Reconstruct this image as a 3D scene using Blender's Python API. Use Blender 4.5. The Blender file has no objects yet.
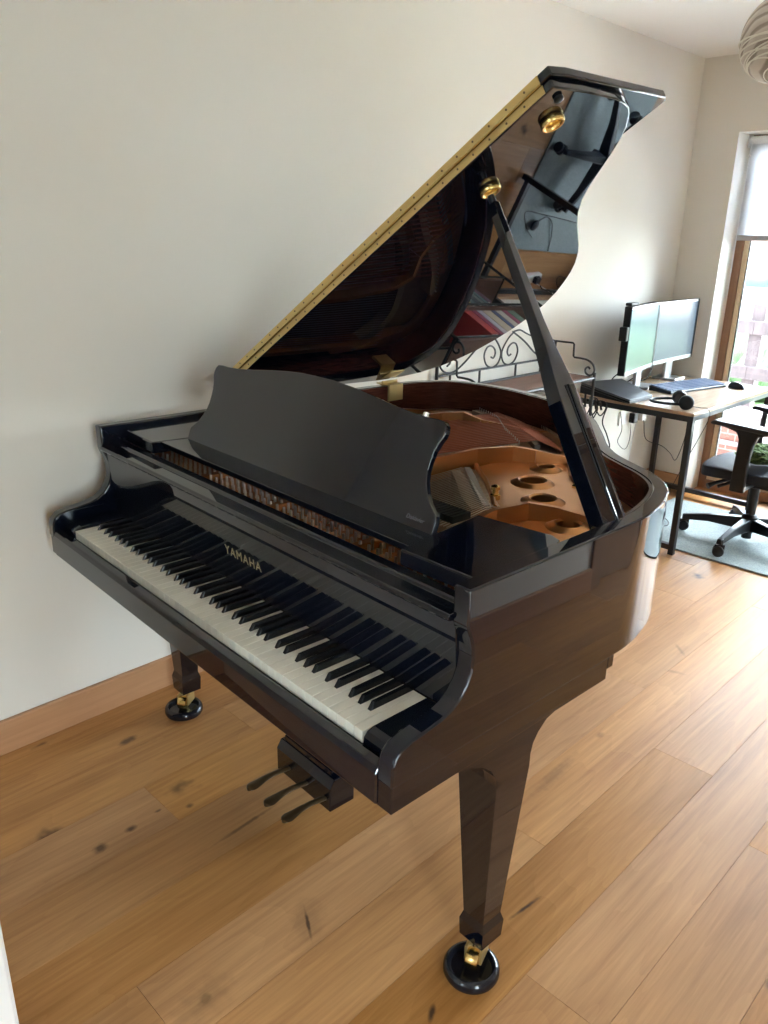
import bpy, bmesh, math, random
from math import sin, cos, pi, radians
from mathutils import Vector, Matrix

random.seed(11)
SC = bpy.context.scene
COL = SC.collection
PHI = 0.05432                       # the piano is turned a little against the room
XW, YW, H = -0.832, 3.964, 2.486    # left wall face, end wall face, ceiling
XR, YB = 1.83, -2.9; XH, YH = 2.95, 1.0    # the room is wider beside the camera
#                 # right wall face, far wall behind the camera
YJ = -0.567                          # front wall face (with the opening the camera stands in)

# ------------------------------------------------------------------ materials
def new_mat(name):
    m = bpy.data.materials.new(name); m.use_nodes = True
    nt = m.node_tree
    return m, nt, nt.nodes['Principled BSDF']

def mat(name, col, rough=0.5, metal=0.0, bump=0.0, bscale=60.0, vary=0.0, vscale=8.0, coat=0.0, spec=0.5, emit=None, estr=0.0, stretch=(1, 1, 1), sheen=0.0):
    m, nt, b = new_mat(name)
    b.inputs['Base Color'].default_value = (*col, 1)
    b.inputs['Roughness'].default_value = rough
    b.inputs['Metallic'].default_value = metal
    b.inputs['Coat Weight'].default_value = coat
    b.inputs['Coat Roughness'].default_value = 0.03
    b.inputs['Specular IOR Level'].default_value = spec
    if sheen: b.inputs['Sheen Weight'].default_value = sheen
    if emit:
        b.inputs['Emission Color'].default_value = (*emit, 1)
        b.inputs['Emission Strength'].default_value = estr
    if vary or bump:
        tc = nt.nodes.new('ShaderNodeTexCoord'); mp = nt.nodes.new('ShaderNodeMapping')
        mp.inputs['Scale'].default_value = stretch
        nt.links.new(tc.outputs['Object'], mp.inputs['Vector'])
    if vary:
        n = nt.nodes.new('ShaderNodeTexNoise'); n.inputs['Scale'].default_value = vscale; n.inputs['Detail'].default_value = 5
        nt.links.new(mp.outputs[0], n.inputs['Vector'])
        r = nt.nodes.new('ShaderNodeValToRGB')
        r.color_ramp.elements[0].position = 0.3; r.color_ramp.elements[1].position = 0.7
        r.color_ramp.elements[0].color = (*[max(0, c * (1 - vary)) for c in col], 1)
        r.color_ramp.elements[1].color = (*[min(1, c * (1 + vary)) for c in col], 1)
        nt.links.new(n.outputs['Fac'], r.inputs[0]); nt.links.new(r.outputs[0], b.inputs['Base Color'])
    if bump:
        n2 = nt.nodes.new('ShaderNodeTexNoise'); n2.inputs['Scale'].default_value = bscale; n2.inputs['Detail'].default_value = 3
        nt.links.new(mp.outputs[0], n2.inputs['Vector'])
        bp = nt.nodes.new('ShaderNodeBump'); bp.inputs['Strength'].default_value = bump; bp.inputs['Distance'].default_value = 0.002
        nt.links.new(n2.outputs['Fac'], bp.inputs['Height']); nt.links.new(bp.outputs[0], b.inputs['Normal'])
    return m

M = {}
M['black'] = mat('piano_black_lacquer', (0.003, 0.0045, 0.010), 0.02)
M['black_satin'] = mat('black_satin', (0.012, 0.013, 0.016), 0.35)
M['black'].node_tree.nodes['Principled BSDF'].inputs['IOR'].default_value = 1.68
M['ebony'] = mat('black_key_plastic', (0.006, 0.007, 0.009), 0.22)
M['ivory'] = mat('white_key_plastic', (0.80, 0.77, 0.67), 0.22)
M['mahogany'] = mat('mahogany', (0.075, 0.022, 0.014), 0.22, vary=0.35, vscale=6, stretch=(3, 3, 40))
M['gold'] = mat('bronze_lacquer', (0.56, 0.27, 0.105), 0.28, metal=0.85, bump=0.12, bscale=180)
M['brass'] = mat('brass', (0.78, 0.56, 0.22), 0.22, metal=1.0)
M['brass_sheet'] = mat('brass_sheet', (0.70, 0.52, 0.22), 0.33, metal=0.75)
M['brass_old'] = mat('brass_tarnished', (0.16, 0.11, 0.06), 0.35, metal=0.8)
M['steel'] = mat('steel', (0.70, 0.66, 0.60), 0.3, metal=1.0)
M['copper'] = mat('copper_string', (0.42, 0.15, 0.09), 0.35, metal=0.8)
M['spruce'] = mat('spruce', (0.26, 0.15, 0.075), 0.4, vary=0.25, vscale=12, stretch=(30, 2, 2))
M['felt_red'] = mat('felt_red', (0.25, 0.03, 0.03), 0.9)
M['felt'] = mat('felt_grey', (0.30, 0.27, 0.23), 0.95, bump=0.4, bscale=300)
M['maple'] = mat('maple', (0.36, 0.25, 0.15), 0.5)
M['dark'] = mat('near_black', (0.004, 0.004, 0.005), 0.6)
M['wall'] = mat('wall_paint', (0.80, 0.775, 0.71), 0.75, bump=0.05, bscale=120, vary=0.012, vscale=1.2)
M['wall_end'] = mat('wall_paint_end_shaded', (0.76, 0.73, 0.67), 0.75, bump=0.05, bscale=120)  # same cream paint as the other walls, its shade put into the colour
M['ceil'] = mat('ceiling_paint', (0.87, 0.86, 0.83), 0.85)
M['white'] = mat('white_gloss_paint', (0.83, 0.83, 0.82), 0.35)
M['plastic_white'] = mat('white_plastic', (0.80, 0.80, 0.80), 0.35)
M['plastic_black'] = mat('black_plastic', (0.008, 0.009, 0.013), 0.40, spec=0.35)
M['blind_bar'] = mat('grey_bar', (0.36, 0.34, 0.34), 0.5)
M['rubber'] = mat('black_rubber', (0.012, 0.012, 0.014), 0.45)
M['cup'] = mat('black_bakelite', (0.008, 0.009, 0.014), 0.12)
M['iron'] = mat('black_wrought_iron', (0.02, 0.02, 0.022), 0.45)
M['desk_metal'] = mat('black_steel_tube', (0.012, 0.013, 0.018), 0.35)
M['silver'] = mat('silver_plastic', (0.50, 0.51, 0.53), 0.3, metal=0.6)
M['chair_fabric'] = mat('black_fabric', (0.008, 0.011, 0.020), 0.6, bump=0.3, bscale=500, spec=0.3)
M['green'] = mat('green_chenille', (0.075, 0.13, 0.03), 0.9, vary=0.7, vscale=45, bump=1.0, bscale=120)
M['blind'] = mat('blind_fabric', (0.62, 0.62, 0.64), 0.8, bump=0.2, bscale=400)
M['fence'] = mat('weathered_fence', (0.048, 0.034, 0.036), 0.8, vary=0.3, vscale=6, stretch=(4, 4, 1))
M['grass'] = mat('lawn', (0.05, 0.10, 0.02), 0.9, vary=0.5, vscale=30)
M['leaf'] = mat('hedge_leaf', (0.025, 0.06, 0.015), 0.8, vary=0.6, vscale=15)
M['patio'] = mat('patio_stone', (0.42, 0.41, 0.40), 0.85, vary=0.12, vscale=5)
M['yard'] = mat('low_bounce_paving', (0.17, 0.155, 0.145), 0.85, vary=0.15, vscale=4)  # unseen ground, kept dark to cut the light bounced indoors
M['road'] = mat('road', (0.38, 0.38, 0.39), 0.85)
M['coping'] = mat('coping_stone', (0.14, 0.13, 0.15), 0.8, vary=0.1)
M['car_paint'] = mat('car_paint', (0.62, 0.64, 0.67), 0.25, metal=0.2, coat=0.5)
M['car_glass'] = mat('car_glass', (0.03, 0.10, 0.20), 0.08)
M['tile'] = mat('roof_tile', (0.06, 0.035, 0.03), 0.8, vary=0.2)
M['paper'] = mat('paper', (0.75, 0.72, 0.64), 0.8)
M['gold_leaf'] = mat('gold_lettering', (0.50, 0.42, 0.24), 0.3, metal=0.6)
M['grey_print'] = mat('silver_lettering', (0.15, 0.16, 0.18), 0.4, metal=0.3)
M['key_top'] = mat('keycap_grey_blue', (0.10, 0.14, 0.23), 0.32)
M['kb_body'] = mat('keyboard_body', (0.02, 0.026, 0.045), 0.35)

def brick_mat():
    m, nt, b = new_mat('brick')
    tc = nt.nodes.new('ShaderNodeTexCoord'); bt = nt.nodes.new('ShaderNodeTexBrick')
    mp = nt.nodes.new('ShaderNodeMapping'); mp.inputs['Rotation'].default_value = (pi / 2, 0, 0)
    nt.links.new(tc.outputs['Object'], mp.inputs['Vector']); nt.links.new(mp.outputs[0], bt.inputs['Vector'])
    bt.inputs['Scale'].default_value = 4.5
    bt.inputs['Color1'].default_value = (0.13, 0.055, 0.045, 1); bt.inputs['Color2'].default_value = (0.10, 0.042, 0.036, 1)
    bt.inputs['Mortar'].default_value = (0.16, 0.14, 0.13, 1)
    b.inputs['Roughness'].default_value = 0.85
    nt.links.new(bt.outputs['Color'], b.inputs['Base Color'])
    return m
M['brick'] = brick_mat()

# knots and cracks of the boards: x, y, half width, half length, turn, strength
KNOTS = [(-.624, .128, .016, .035, .15, .8), (-.789, -.083, .009, .028, .1, .6), (-.248, -.154, .017, .022, .3, .8), (-.255, -.061, .013, .016, 0, .85), (-.268, .027, .006, .012, 0, .7), (.317, .082, .006, .055, 1.05, .9), (.312, .088, .04, .075, .9, .22), (.647, .489, .0055, .055, -.12, .95), (.315, -.20, .018, .026, .2, .55), (.315, -.20, .045, .075, .2, .25), (.671, .122, .007, .024, .5, .95), (-.055, .169, .007, .10, .05, .6), (-.224, .103, .010, .012, 0, .7), (.418, .969, .02, .14, .1, .28), (.397, 1.811, .035, .012, .3, .3), (.334, 1.986, .010, .05, .8, .35), (.407, 1.25, .012, .02, 0, .3)]
def wood_mat(name, c1, c2, rough, axis='Y', scale=1.0, attr=None, knots=False, grooves=True):
    """oak: long fibres along one axis, per-plank tone from the mesh attribute when there is one"""
    m, nt, b = new_mat(name)
    N = nt.nodes.new; Lk = nt.links.new
    tc = N('ShaderNodeTexCoord')
    base = tc.outputs['Object']
    rnd = None
    if attr:
        at = N('ShaderNodeAttribute'); at.attribute_name = attr
        rnd = at
        ad = N('ShaderNodeVectorMath'); ad.operation = 'MULTIPLY_ADD'
        ad.inputs[1].default_value = (37.0, 91.0, 13.0)
        Lk(at.outputs['Color'], ad.inputs[0]); Lk(base, ad.inputs[2]); base = ad.outputs[0]
    def mapped(sx, sy, sz):
        mp = N('ShaderNodeMapping')
        s = {'Y': (sx, sy, sz), 'X': (sy, sx, sz), 'Z': (sx, sz, sy)}[axis]
        mp.inputs['Scale'].default_value = tuple(v * scale for v in s)
        Lk(base, mp.inputs['Vector']); return mp.outputs[0]
    # slow warp for cathedral grain
    w = N('ShaderNodeTexNoise'); w.inputs['Scale'].default_value = 1.0; w.inputs['Detail'].default_value = 2
    Lk(mapped(5, 0.9, 5), w.inputs['Vector'])
    wv = N('ShaderNodeMath'); wv.operation = 'MULTIPLY'; wv.inputs[1].default_value = 14.0
    Lk(w.outputs['Fac'], wv.inputs[0])
    sn = N('ShaderNodeMath'); sn.operation = 'FRACT'; Lk(wv.outputs[0], sn.inputs[0])
    f = N('ShaderNodeTexNoise'); f.inputs['Scale'].default_value = 1.0; f.inputs['Detail'].default_value = 6; f.inputs['Roughness'].default_value = 0.65
    Lk(mapped(75, 2.6, 75), f.inputs['Vector'])
    big = N('ShaderNodeTexNoise'); big.inputs['Scale'].default_value = 1.0; big.inputs['Detail'].default_value = 3
    Lk(mapped(7, 1.1, 7), big.inputs['Vector'])
    a1 = N('ShaderNodeMath'); a1.operation = 'MULTIPLY_ADD'; a1.inputs[1].default_value = 0.045
    Lk(sn.outputs[0], a1.inputs[0])
    a2 = N('ShaderNodeMath'); a2.operation = 'MULTIPLY_ADD'; a2.inputs[1].default_value = 0.50; a2.inputs[2].default_value = 0.0
    Lk(f.outputs['Fac'], a2.inputs[0]); Lk(a2.outputs[0], a1.inputs[2])
    a3 = N('ShaderNodeMath'); a3.operation = 'MULTIPLY_ADD'; a3.inputs[1].default_value = 0.52
    Lk(big.outputs['Fac'], a3.inputs[0]); Lk(a1.outputs[0], a3.inputs[2])
    r = N('ShaderNodeValToRGB'); r.color_ramp.elements[0].position = 0.30; r.color_ramp.elements[1].position = 0.70
    r.color_ramp.elements[0].color = (*c1, 1); r.color_ramp.elements[1].color = (*c2, 1)
    Lk(a3.outputs[0], r.inputs[0]); colr = r.outputs[0]
    if attr:
        sep = N('ShaderNodeSeparateColor'); Lk(at.outputs['Color'], sep.inputs[0])
        hs = N('ShaderNodeHueSaturation')
        mr = N('ShaderNodeMapRange'); mr.inputs['To Min'].default_value = 0.88; mr.inputs['To Max'].default_value = 1.12
        Lk(sep.outputs[0], mr.inputs[0]); Lk(mr.outputs[0], hs.inputs['Value'])
        ms = N('ShaderNodeMapRange'); ms.inputs['To Min'].default_value = 0.90; ms.inputs['To Max'].default_value = 1.04
        Lk(sep.outputs[1], ms.inputs[0]); Lk(ms.outputs[0], hs.inputs['Saturation'])
        Lk(colr, hs.inputs['Color']); colr = hs.outputs[0]
    if knots:
        spx = N('ShaderNodeSeparateXYZ'); Lk(tc.outputs['Object'], spx.inputs[0])
        nzk = N('ShaderNodeTexNoise'); nzk.inputs['Scale'].default_value = 40; nzk.inputs['Detail'].default_value = 3; Lk(tc.outputs['Object'], nzk.inputs['Vector'])
        acc = None
        for (kx, ky, sx, sy, ang, dk) in KNOTS:
            vs_ = N('ShaderNodeVectorMath'); vs_.operation = 'SUBTRACT'; vs_.inputs[1].default_value = (kx, ky, 0); Lk(tc.outputs['Object'], vs_.inputs[0])
            mpk = N('ShaderNodeMapping'); mpk.vector_type = 'TEXTURE'; mpk.inputs['Rotation'].default_value = (0, 0, ang); mpk.inputs['Scale'].default_value = (sx, sy, 1); Lk(vs_.outputs[0], mpk.inputs['Vector'])
            ln_ = N('ShaderNodeVectorMath'); ln_.operation = 'LENGTH'; Lk(mpk.outputs[0], ln_.inputs[0])
            ma_ = N('ShaderNodeMath'); ma_.operation = 'MULTIPLY_ADD'; ma_.inputs[1].default_value = 1.1; Lk(nzk.outputs['Fac'], ma_.inputs[0]); Lk(ln_.outputs['Value'], ma_.inputs[2])
            mk_ = N('ShaderNodeMapRange'); mk_.inputs['From Min'].default_value = 0.9; mk_.inputs['From Max'].default_value = 1.7; mk_.inputs['To Min'].default_value = dk; mk_.inputs['To Max'].default_value = 0.0
            Lk(ma_.outputs[0], mk_.inputs[0])
            if acc is None: acc = mk_.outputs[0]
            else:
                mm_ = N('ShaderNodeMath'); mm_.operation = 'MAXIMUM'; Lk(acc, mm_.inputs[0]); Lk(mk_.outputs[0], mm_.inputs[1]); acc = mm_.outputs[0]
        mk2 = N('ShaderNodeMix'); mk2.data_type = 'RGBA'; mk2.inputs['B'].default_value = (0.055, 0.025, 0.014, 1)
        Lk(acc, mk2.inputs['Factor']); Lk(colr, mk2.inputs['A']); colr = mk2.outputs['Result']
        vo = N('ShaderNodeTexVoronoi'); vo.inputs['Scale'].default_value = 1.0
        # low-frequency cells with a small dark heart in some of them
        nz = N('ShaderNodeTexNoise'); nz.inputs['Scale'].default_value = 18; Lk(base, nz.inputs['Vector'])
        mixv = N('ShaderNodeVectorMath'); mixv.operation = 'MULTIPLY_ADD'; mixv.inputs[1].default_value = (0.35, 0.35, 0)
        Lk(nz.outputs['Color'], mixv.inputs[0]); Lk(mapped(4.6, 2.6, 1), mixv.inputs[2]); Lk(mixv.outputs[0], vo.inputs['Vector'])
        sc2 = N('ShaderNodeSeparateColor'); Lk(vo.outputs['Color'], sc2.inputs[0])
        gt = N('ShaderNodeMath'); gt.operation = 'GREATER_THAN'; gt.inputs[1].default_value = 0.72; Lk(sc2.outputs[0], gt.inputs[0])
        kr = N('ShaderNodeMapRange'); kr.inputs['From Min'].default_value = 0.03; kr.inputs['From Max'].default_value = 0.17
        kr.inputs['To Min'].default_value = 1.0; kr.inputs['To Max'].default_value = 0.0; Lk(vo.outputs['Distance'], kr.inputs[0])
        km = N('ShaderNodeMath'); km.operation = 'MULTIPLY'; Lk(gt.outputs[0], km.inputs[0]); Lk(kr.outputs[0], km.inputs[1])
        kp = N('ShaderNodeMath'); kp.operation = 'POWER'; kp.inputs[1].default_value = 1.6; Lk(km.outputs[0], kp.inputs[0])
        mx = N('ShaderNodeMix'); mx.data_type = 'RGBA'
        mx.inputs['B'].default_value = (0.07, 0.035, 0.02, 1)
        Lk(kp.outputs[0], mx.inputs['Factor']); Lk(colr, mx.inputs['A']); colr = mx.outputs['Result']
    Lk(colr, b.inputs['Base Color'])
    b.inputs['Roughness'].default_value = rough
    rr = N('ShaderNodeMapRange'); rr.inputs['To Min'].default_value = rough - 0.04; rr.inputs['To Max'].default_value = rough + 0.08
    Lk(f.outputs['Fac'], rr.inputs[0]); Lk(rr.outputs[0], b.inputs['Roughness'])
    bp = N('ShaderNodeBump'); bp.inputs['Strength'].default_value = 0.12; bp.inputs['Distance'].default_value = 0.001
    Lk(f.outputs['Fac'], bp.inputs['Height']); Lk(bp.outputs[0], b.inputs['Normal'])
    return m
M['oak_floor'] = wood_mat('oak_floor', (0.31, 0.130, 0.036), (0.60, 0.305, 0.105), 0.42, 'Y', 1.0, 'plank', True)
M['oak_trim'] = wood_mat('oak_trim', (0.42, 0.215, 0.10), (0.56, 0.31, 0.165), 0.4, 'Y', 1.0)
M['oak_trim_x'] = wood_mat('oak_trim_crosswise', (0.40, 0.20, 0.09), (0.54, 0.30, 0.15), 0.4, 'X', 1.0)
M['oak_frame'] = wood_mat('oak_window_frame', (0.20, 0.095, 0.05), (0.30, 0.155, 0.085), 0.45, 'Z', 1.0)
M['oak_light'] = wood_mat('oak_pale', (0.58, 0.44, 0.26), (0.70, 0.55, 0.36), 0.45, 'Z', 1.0)
M['oak_door'] = wood_mat('oak_door', (0.22, 0.12, 0.06), (0.34, 0.20, 0.10), 0.4, 'Z', 1.0)
M['desk_top'] = wood_mat('desk_board', (0.32, 0.22, 0.145), (0.50, 0.36, 0.25), 0.22, 'Y', 1.3)
M['rack_wood'] = wood_mat('rack_board', (0.14, 0.065, 0.045), (0.23, 0.12, 0.085), 0.45, 'Y', 1.3)

M['oak_floor'].node_tree.nodes['Principled BSDF'].inputs['Specular IOR Level'].default_value = 0.28
def rug_mat():
    m, nt, b = new_mat('rug_weave')
    N = nt.nodes.new; Lk = nt.links.new
    tc = N('ShaderNodeTexCoord')
    wa = N('ShaderNodeTexWave'); wa.inputs['Scale'].default_value = 55; wa.inputs['Distortion'].default_value = 1.5; wa.inputs['Detail'].default_value = 2
    wb = N('ShaderNodeTexWave'); wb.bands_direction = 'Y'; wb.inputs['Scale'].default_value = 55; wb.inputs['Distortion'].default_value = 1.5
    no = N('ShaderNodeTexNoise'); no.inputs['Scale'].default_value = 130; no.inputs['Detail'].default_value = 2
    for n in (wa, wb, no): Lk(tc.outputs['Object'], n.inputs['Vector'])
    mu = N('ShaderNodeMath'); mu.operation = 'MULTIPLY'; Lk(wa.outputs['Fac'], mu.inputs[0]); Lk(wb.outputs['Fac'], mu.inputs[1])
    ad = N('ShaderNodeMath'); ad.operation = 'MULTIPLY_ADD'; ad.inputs[1].default_value = 0.5; Lk(mu.outputs[0], ad.inputs[0]); Lk(no.outputs['Fac'], ad.inputs[2])
    r = N('ShaderNodeValToRGB'); r.color_ramp.elements[0].position = 0.35; r.color_ramp.elements[1].position = 0.9
    r.color_ramp.elements[0].color = (0.20, 0.25, 0.26, 1); r.color_ramp.elements[1].color = (0.40, 0.46, 0.45, 1)
    Lk(ad.outputs[0], r.inputs[0]); Lk(r.outputs[0], b.inputs['Base Color'])
    b.inputs['Roughness'].default_value = 0.85
    bp = N('ShaderNodeBump'); bp.inputs['Strength'].default_value = 0.5; bp.inputs['Distance'].default_value = 0.003
    Lk(ad.outputs[0], bp.inputs['Height']); Lk(bp.outputs[0], b.inputs['Normal'])
    return m
M['rug'] = rug_mat()

def glass_mat():
    m = bpy.data.materials.new('window_glass'); m.use_nodes = True
    nt = m.node_tree; nt.nodes.clear()
    out = nt.nodes.new('ShaderNodeOutputMaterial'); mx = nt.nodes.new('ShaderNodeMixShader')
    tr = nt.nodes.new('ShaderNodeBsdfTransparent'); gl = nt.nodes.new('ShaderNodeBsdfGlossy'); fr = nt.nodes.new('ShaderNodeFresnel')
    gl.inputs['Roughness'].default_value = 0.0; tr.inputs['Color'].default_value = (0.93, 0.96, 0.96, 1)
    fr.inputs['IOR'].default_value = 1.3
    nt.links.new(fr.outputs[0], mx.inputs[0]); nt.links.new(tr.outputs[0], mx.inputs[1]); nt.links.new(gl.outputs[0], mx.inputs[2])
    nt.links.new(mx.outputs[0], out.inputs[0]); return m
M['glass'] = glass_mat()

def blind_mat():
    m, nt, b = new_mat('blind_fabric'); N = nt.nodes.new; Lk = nt.links.new
    b.inputs['Base Color'].default_value = (0.72, 0.72, 0.74, 1); b.inputs['Roughness'].default_value = 0.85
    tl = N('ShaderNodeBsdfTranslucent'); tl.inputs['Color'].default_value = (0.70, 0.71, 0.75, 1)
    mx = N('ShaderNodeMixShader'); mx.inputs[0].default_value = 0.66
    out = nt.nodes['Material Output']; Lk(b.outputs[0], mx.inputs[1]); Lk(tl.outputs[0], mx.inputs[2]); Lk(mx.outputs[0], out.inputs[0])
    return m
M['blind'] = blind_mat()

def shade_mat():
    """pendant ball: pale bands wound over a warm grey body"""
    m, nt, b = new_mat('wound_shade')
    N = nt.nodes.new; Lk = nt.links.new
    tc = N('ShaderNodeTexCoord'); mp = N('ShaderNodeMapping'); mp.inputs['Rotation'].default_value = (0.5, 0.35, 0)
    wa = N('ShaderNodeTexWave'); wa.bands_direction = 'Z'; wa.inputs['Scale'].default_value = 7.5; wa.inputs['Distortion'].default_value = 3.0; wa.inputs['Detail'].default_value = 2; wa.inputs['Detail Scale'].default_value = 1.2
    no = N('ShaderNodeTexNoise'); no.inputs['Scale'].default_value = 20
    Lk(tc.outputs['Object'], mp.inputs['Vector']); Lk(mp.outputs[0], wa.inputs['Vector']); Lk(tc.outputs['Object'], no.inputs['Vector'])
    mi = N('ShaderNodeMath'); mi.operation = 'MULTIPLY_ADD'; mi.inputs[1].default_value = 0.35; Lk(no.outputs['Fac'], mi.inputs[0]); Lk(wa.outputs['Fac'], mi.inputs[2])
    r = N('ShaderNodeValToRGB'); r.color_ramp.elements[0].position = 0.28; r.color_ramp.elements[1].position = 0.62
    r.color_ramp.elements[0].color = (0.30, 0.25, 0.21, 1); r.color_ramp.elements[1].color = (0.55, 0.49, 0.43, 1)
    Lk(mi.outputs[0], r.inputs[0]); Lk(r.outputs[0], b.inputs['Base Color'])
    b.inputs['Roughness'].default_value = 0.6
    bp = N('ShaderNodeBump'); bp.inputs['Strength'].default_value = 0.6; bp.inputs['Distance'].default_value = 0.006
    Lk(wa.outputs['Fac'], bp.inputs['Height']); Lk(bp.outputs[0], b.inputs['Normal'])
    return m
M['shade'] = shade_mat()

def screen_mat(name, a, bcol, s):
    m, nt, b = new_mat(name)
    N = nt.nodes.new; Lk = nt.links.new
    tc = N('ShaderNodeTexCoord'); sp = N('ShaderNodeSeparateXYZ'); Lk(tc.outputs['Generated'], sp.inputs[0])
    r = N('ShaderNodeValToRGB'); r.color_ramp.elements[0].color = (*a, 1); r.color_ramp.elements[1].color = (*bcol, 1)
    Lk(sp.outputs['Z'], r.inputs[0])
    b.inputs['Base Color'].default_value = (0.02, 0.025, 0.03, 1); b.inputs['Roughness'].default_value = 0.25
    Lk(r.outputs[0], b.inputs['Emission Color']); b.inputs['Emission Strength'].default_value = s
    return m
M['screen_a'] = screen_mat('screen_green', (0.36, 0.60, 0.45), (0.24, 0.48, 0.58), 0.14)
M['screen_b'] = screen_mat('screen_blue', (0.22, 0.33, 0.43), (0.20, 0.32, 0.46), 0.10)

# ------------------------------------------------------------------ mesh helpers
class MB:
    def __init__(s): s.v = []; s.f = []; s.mi = []; s.cur = 0
    def add(s, vs, fs):
        b = len(s.v); s.v += [tuple(p) for p in vs]
        for f in fs: s.f.append([b + i for i in f]); s.mi.append(s.cur)
        return s
    def box(s, x0, x1, y0, y1, z0, z1):
        vs = [(x, y, z) for z in (z0, z1) for (x, y) in ((x0, y0), (x1, y0), (x1, y1), (x0, y1))]
        return s.add(vs, [(3, 2, 1, 0), (4, 5, 6, 7), (0, 1, 5, 4), (1, 2, 6, 5), (2, 3, 7, 6), (3, 0, 4, 7)])
    def obox(s, c, ax, hx, hy, hz):
        """oriented box: ax = three unit vectors"""
        c = Vector(c); A = [Vector(a) for a in ax]
        vs = [c + A[0] * hx * i + A[1] * hy * j + A[2] * hz * k for k in (-1, 1) for (i, j) in ((-1, -1), (1, -1), (1, 1), (-1, 1))]
        return s.add(vs, [(3, 2, 1, 0), (4, 5, 6, 7), (0, 1, 5, 4), (1, 2, 6, 5), (2, 3, 7, 6), (3, 0, 4, 7)])
    def prism(s, poly, a0, a1, axis='z'):
        def P(p, a):
            if axis == 'z': return (p[0], p[1], a)
            if axis == 'x': return (a, p[0], p[1])
            return (p[0], a, p[1])
        n = len(poly)
        vs = [P(p, a0) for p in poly] + [P(p, a1) for p in poly]
        fs = [tuple(reversed(range(n))), tuple(range(n, 2 * n))] + [(i, (i + 1) % n, n + (i + 1) % n, n + i) for i in range(n)]
        return s.add(vs, fs)
    def frustum(s, c0, h0, c1, h1):
        """square section from (x,y,z) half-widths to another"""
        vs = []
        for c, h in ((c0, h0), (c1, h1)):
            hx, hy = (h, h) if not isinstance(h, tuple) else h
            vs += [(c[0] - hx, c[1] - hy, c[2]), (c[0] + hx, c[1] - hy, c[2]), (c[0] + hx, c[1] + hy, c[2]), (c[0] - hx, c[1] + hy, c[2])]
        return s.add(vs, [(3, 2, 1, 0), (4, 5, 6, 7), (0, 1, 5, 4), (1, 2, 6, 5), (2, 3, 7, 6), (3, 0, 4, 7)])
    def lathe(s, prof, c=(0, 0, 0), n=32, ax=None, cap=True):
        """prof = [(r, h)...] around an axis (default z) through c"""
        c = Vector(c); w = Vector(ax).normalized() if ax else Vector((0, 0, 1))
        u = w.orthogonal().normalized(); v = w.cross(u)
        b = len(s.v); k = len(prof)
        for i in range(n):
            a = 2 * pi * i / n
            d = u * cos(a) + v * sin(a)
            for (r, h) in prof: s.v.append(tuple(c + d * r + w * h))
        for i in range(n):
            j = (i + 1) % n
            for q in range(k - 1):
                s.f.append([b + i * k + q, b + j * k + q, b + j * k + q + 1, b + i * k + q + 1]); s.mi.append(s.cur)
        if cap:
            s.f.append([b + i * k for i in reversed(range(n))]); s.mi.append(s.cur)
            s.f.append([b + i * k + k - 1 for i in range(n)]); s.mi.append(s.cur)
        return s
    def tube(s, pts, r, n=8, cap=True):
        pts = [Vector(p) for p in pts]; b = len(s.v)
        t = (pts[1] - pts[0]).normalized(); u = t.orthogonal().normalized()
        m = len(pts)
        for i, p in enumerate(pts):
            if 0 < i < m - 1: t2 = (pts[i + 1] - pts[i - 1])
            elif i == 0: t2 = pts[1] - pts[0]
            else: t2 = pts[-1] - pts[-2]
            if t2.length < 1e-9: t2 = t
            t2 = t2.normalized()
            u = (u - t2 * u.dot(t2))
            u = u.normalized() if u.length > 1e-6 else t2.orthogonal().normalized()
            w = t2.cross(u); t = t2
            rr = r[i] if isinstance(r, (list, tuple)) else r
            for q in range(n):
                a = 2 * pi * q / n
                s.v.append(tuple(p + (u * cos(a) + w * sin(a)) * rr))
        for i in range(m - 1):
            for q in range(n):
                q2 = (q + 1) % n
                s.f.append([b + i * n + q, b + i * n + q2, b + (i + 1) * n + q2, b + (i + 1) * n + q]); s.mi.append(s.cur)
        if cap:
            s.f.append([b + q for q in reversed(range(n))]); s.mi.append(s.cur)
            s.f.append([b + (m - 1) * n + q for q in range(n)]); s.mi.append(s.cur)
        return s
    def sphere(s, c, r, nu=32, nv=18, sc=(1, 1, 1)):
        prof = [(r * sin(pi * i / nv) + 1e-5, -r * cos(pi * i / nv)) for i in range(nv + 1)]
        b = len(s.v); s.lathe(prof, (0, 0, 0), nu)
        for i in range(b, len(s.v)):
            p = s.v[i]; s.v[i] = (c[0] + p[0] * sc[0], c[1] + p[1] * sc[1], c[2] + p[2] * sc[2])
        return s
    def build(s, name, mats, parent=None, smooth=None, bevel=0.0, segs=2, subsurf=0, weld=False):
        me = bpy.data.meshes.new(name); me.from_pydata(s.v, [], s.f)
        mats = mats if isinstance(mats, (list, tuple)) else [mats]
        for m in mats: me.materials.append(m)
        if len(mats) > 1: me.polygons.foreach_set('material_index', s.mi)
        bm = bmesh.new(); bm.from_mesh(me)
        if weld: bmesh.ops.remove_doubles(bm, verts=bm.verts, dist=1e-4)
        bmesh.ops.recalc_face_normals(bm, faces=bm.faces); bm.to_mesh(me); bm.free()
        me.validate()
        o = bpy.data.objects.new(name, me); COL.objects.link(o)
        if parent: o.parent = parent
        if smooth is not None:
            me.polygons.foreach_set('use_smooth', [True] * len(me.polygons)); me.set_sharp_from_angle(angle=radians(smooth))
        if bevel:
            bv = o.modifiers.new('bevel', 'BEVEL'); bv.width = bevel; bv.segments = segs; bv.limit_method = 'ANGLE'; bv.angle_limit = radians(40)
            bv.harden_normals = False
        if subsurf:
            ss = o.modifiers.new('sub', 'SUBSURF'); ss.levels = subsurf; ss.render_levels = subsurf
        return o

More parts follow.
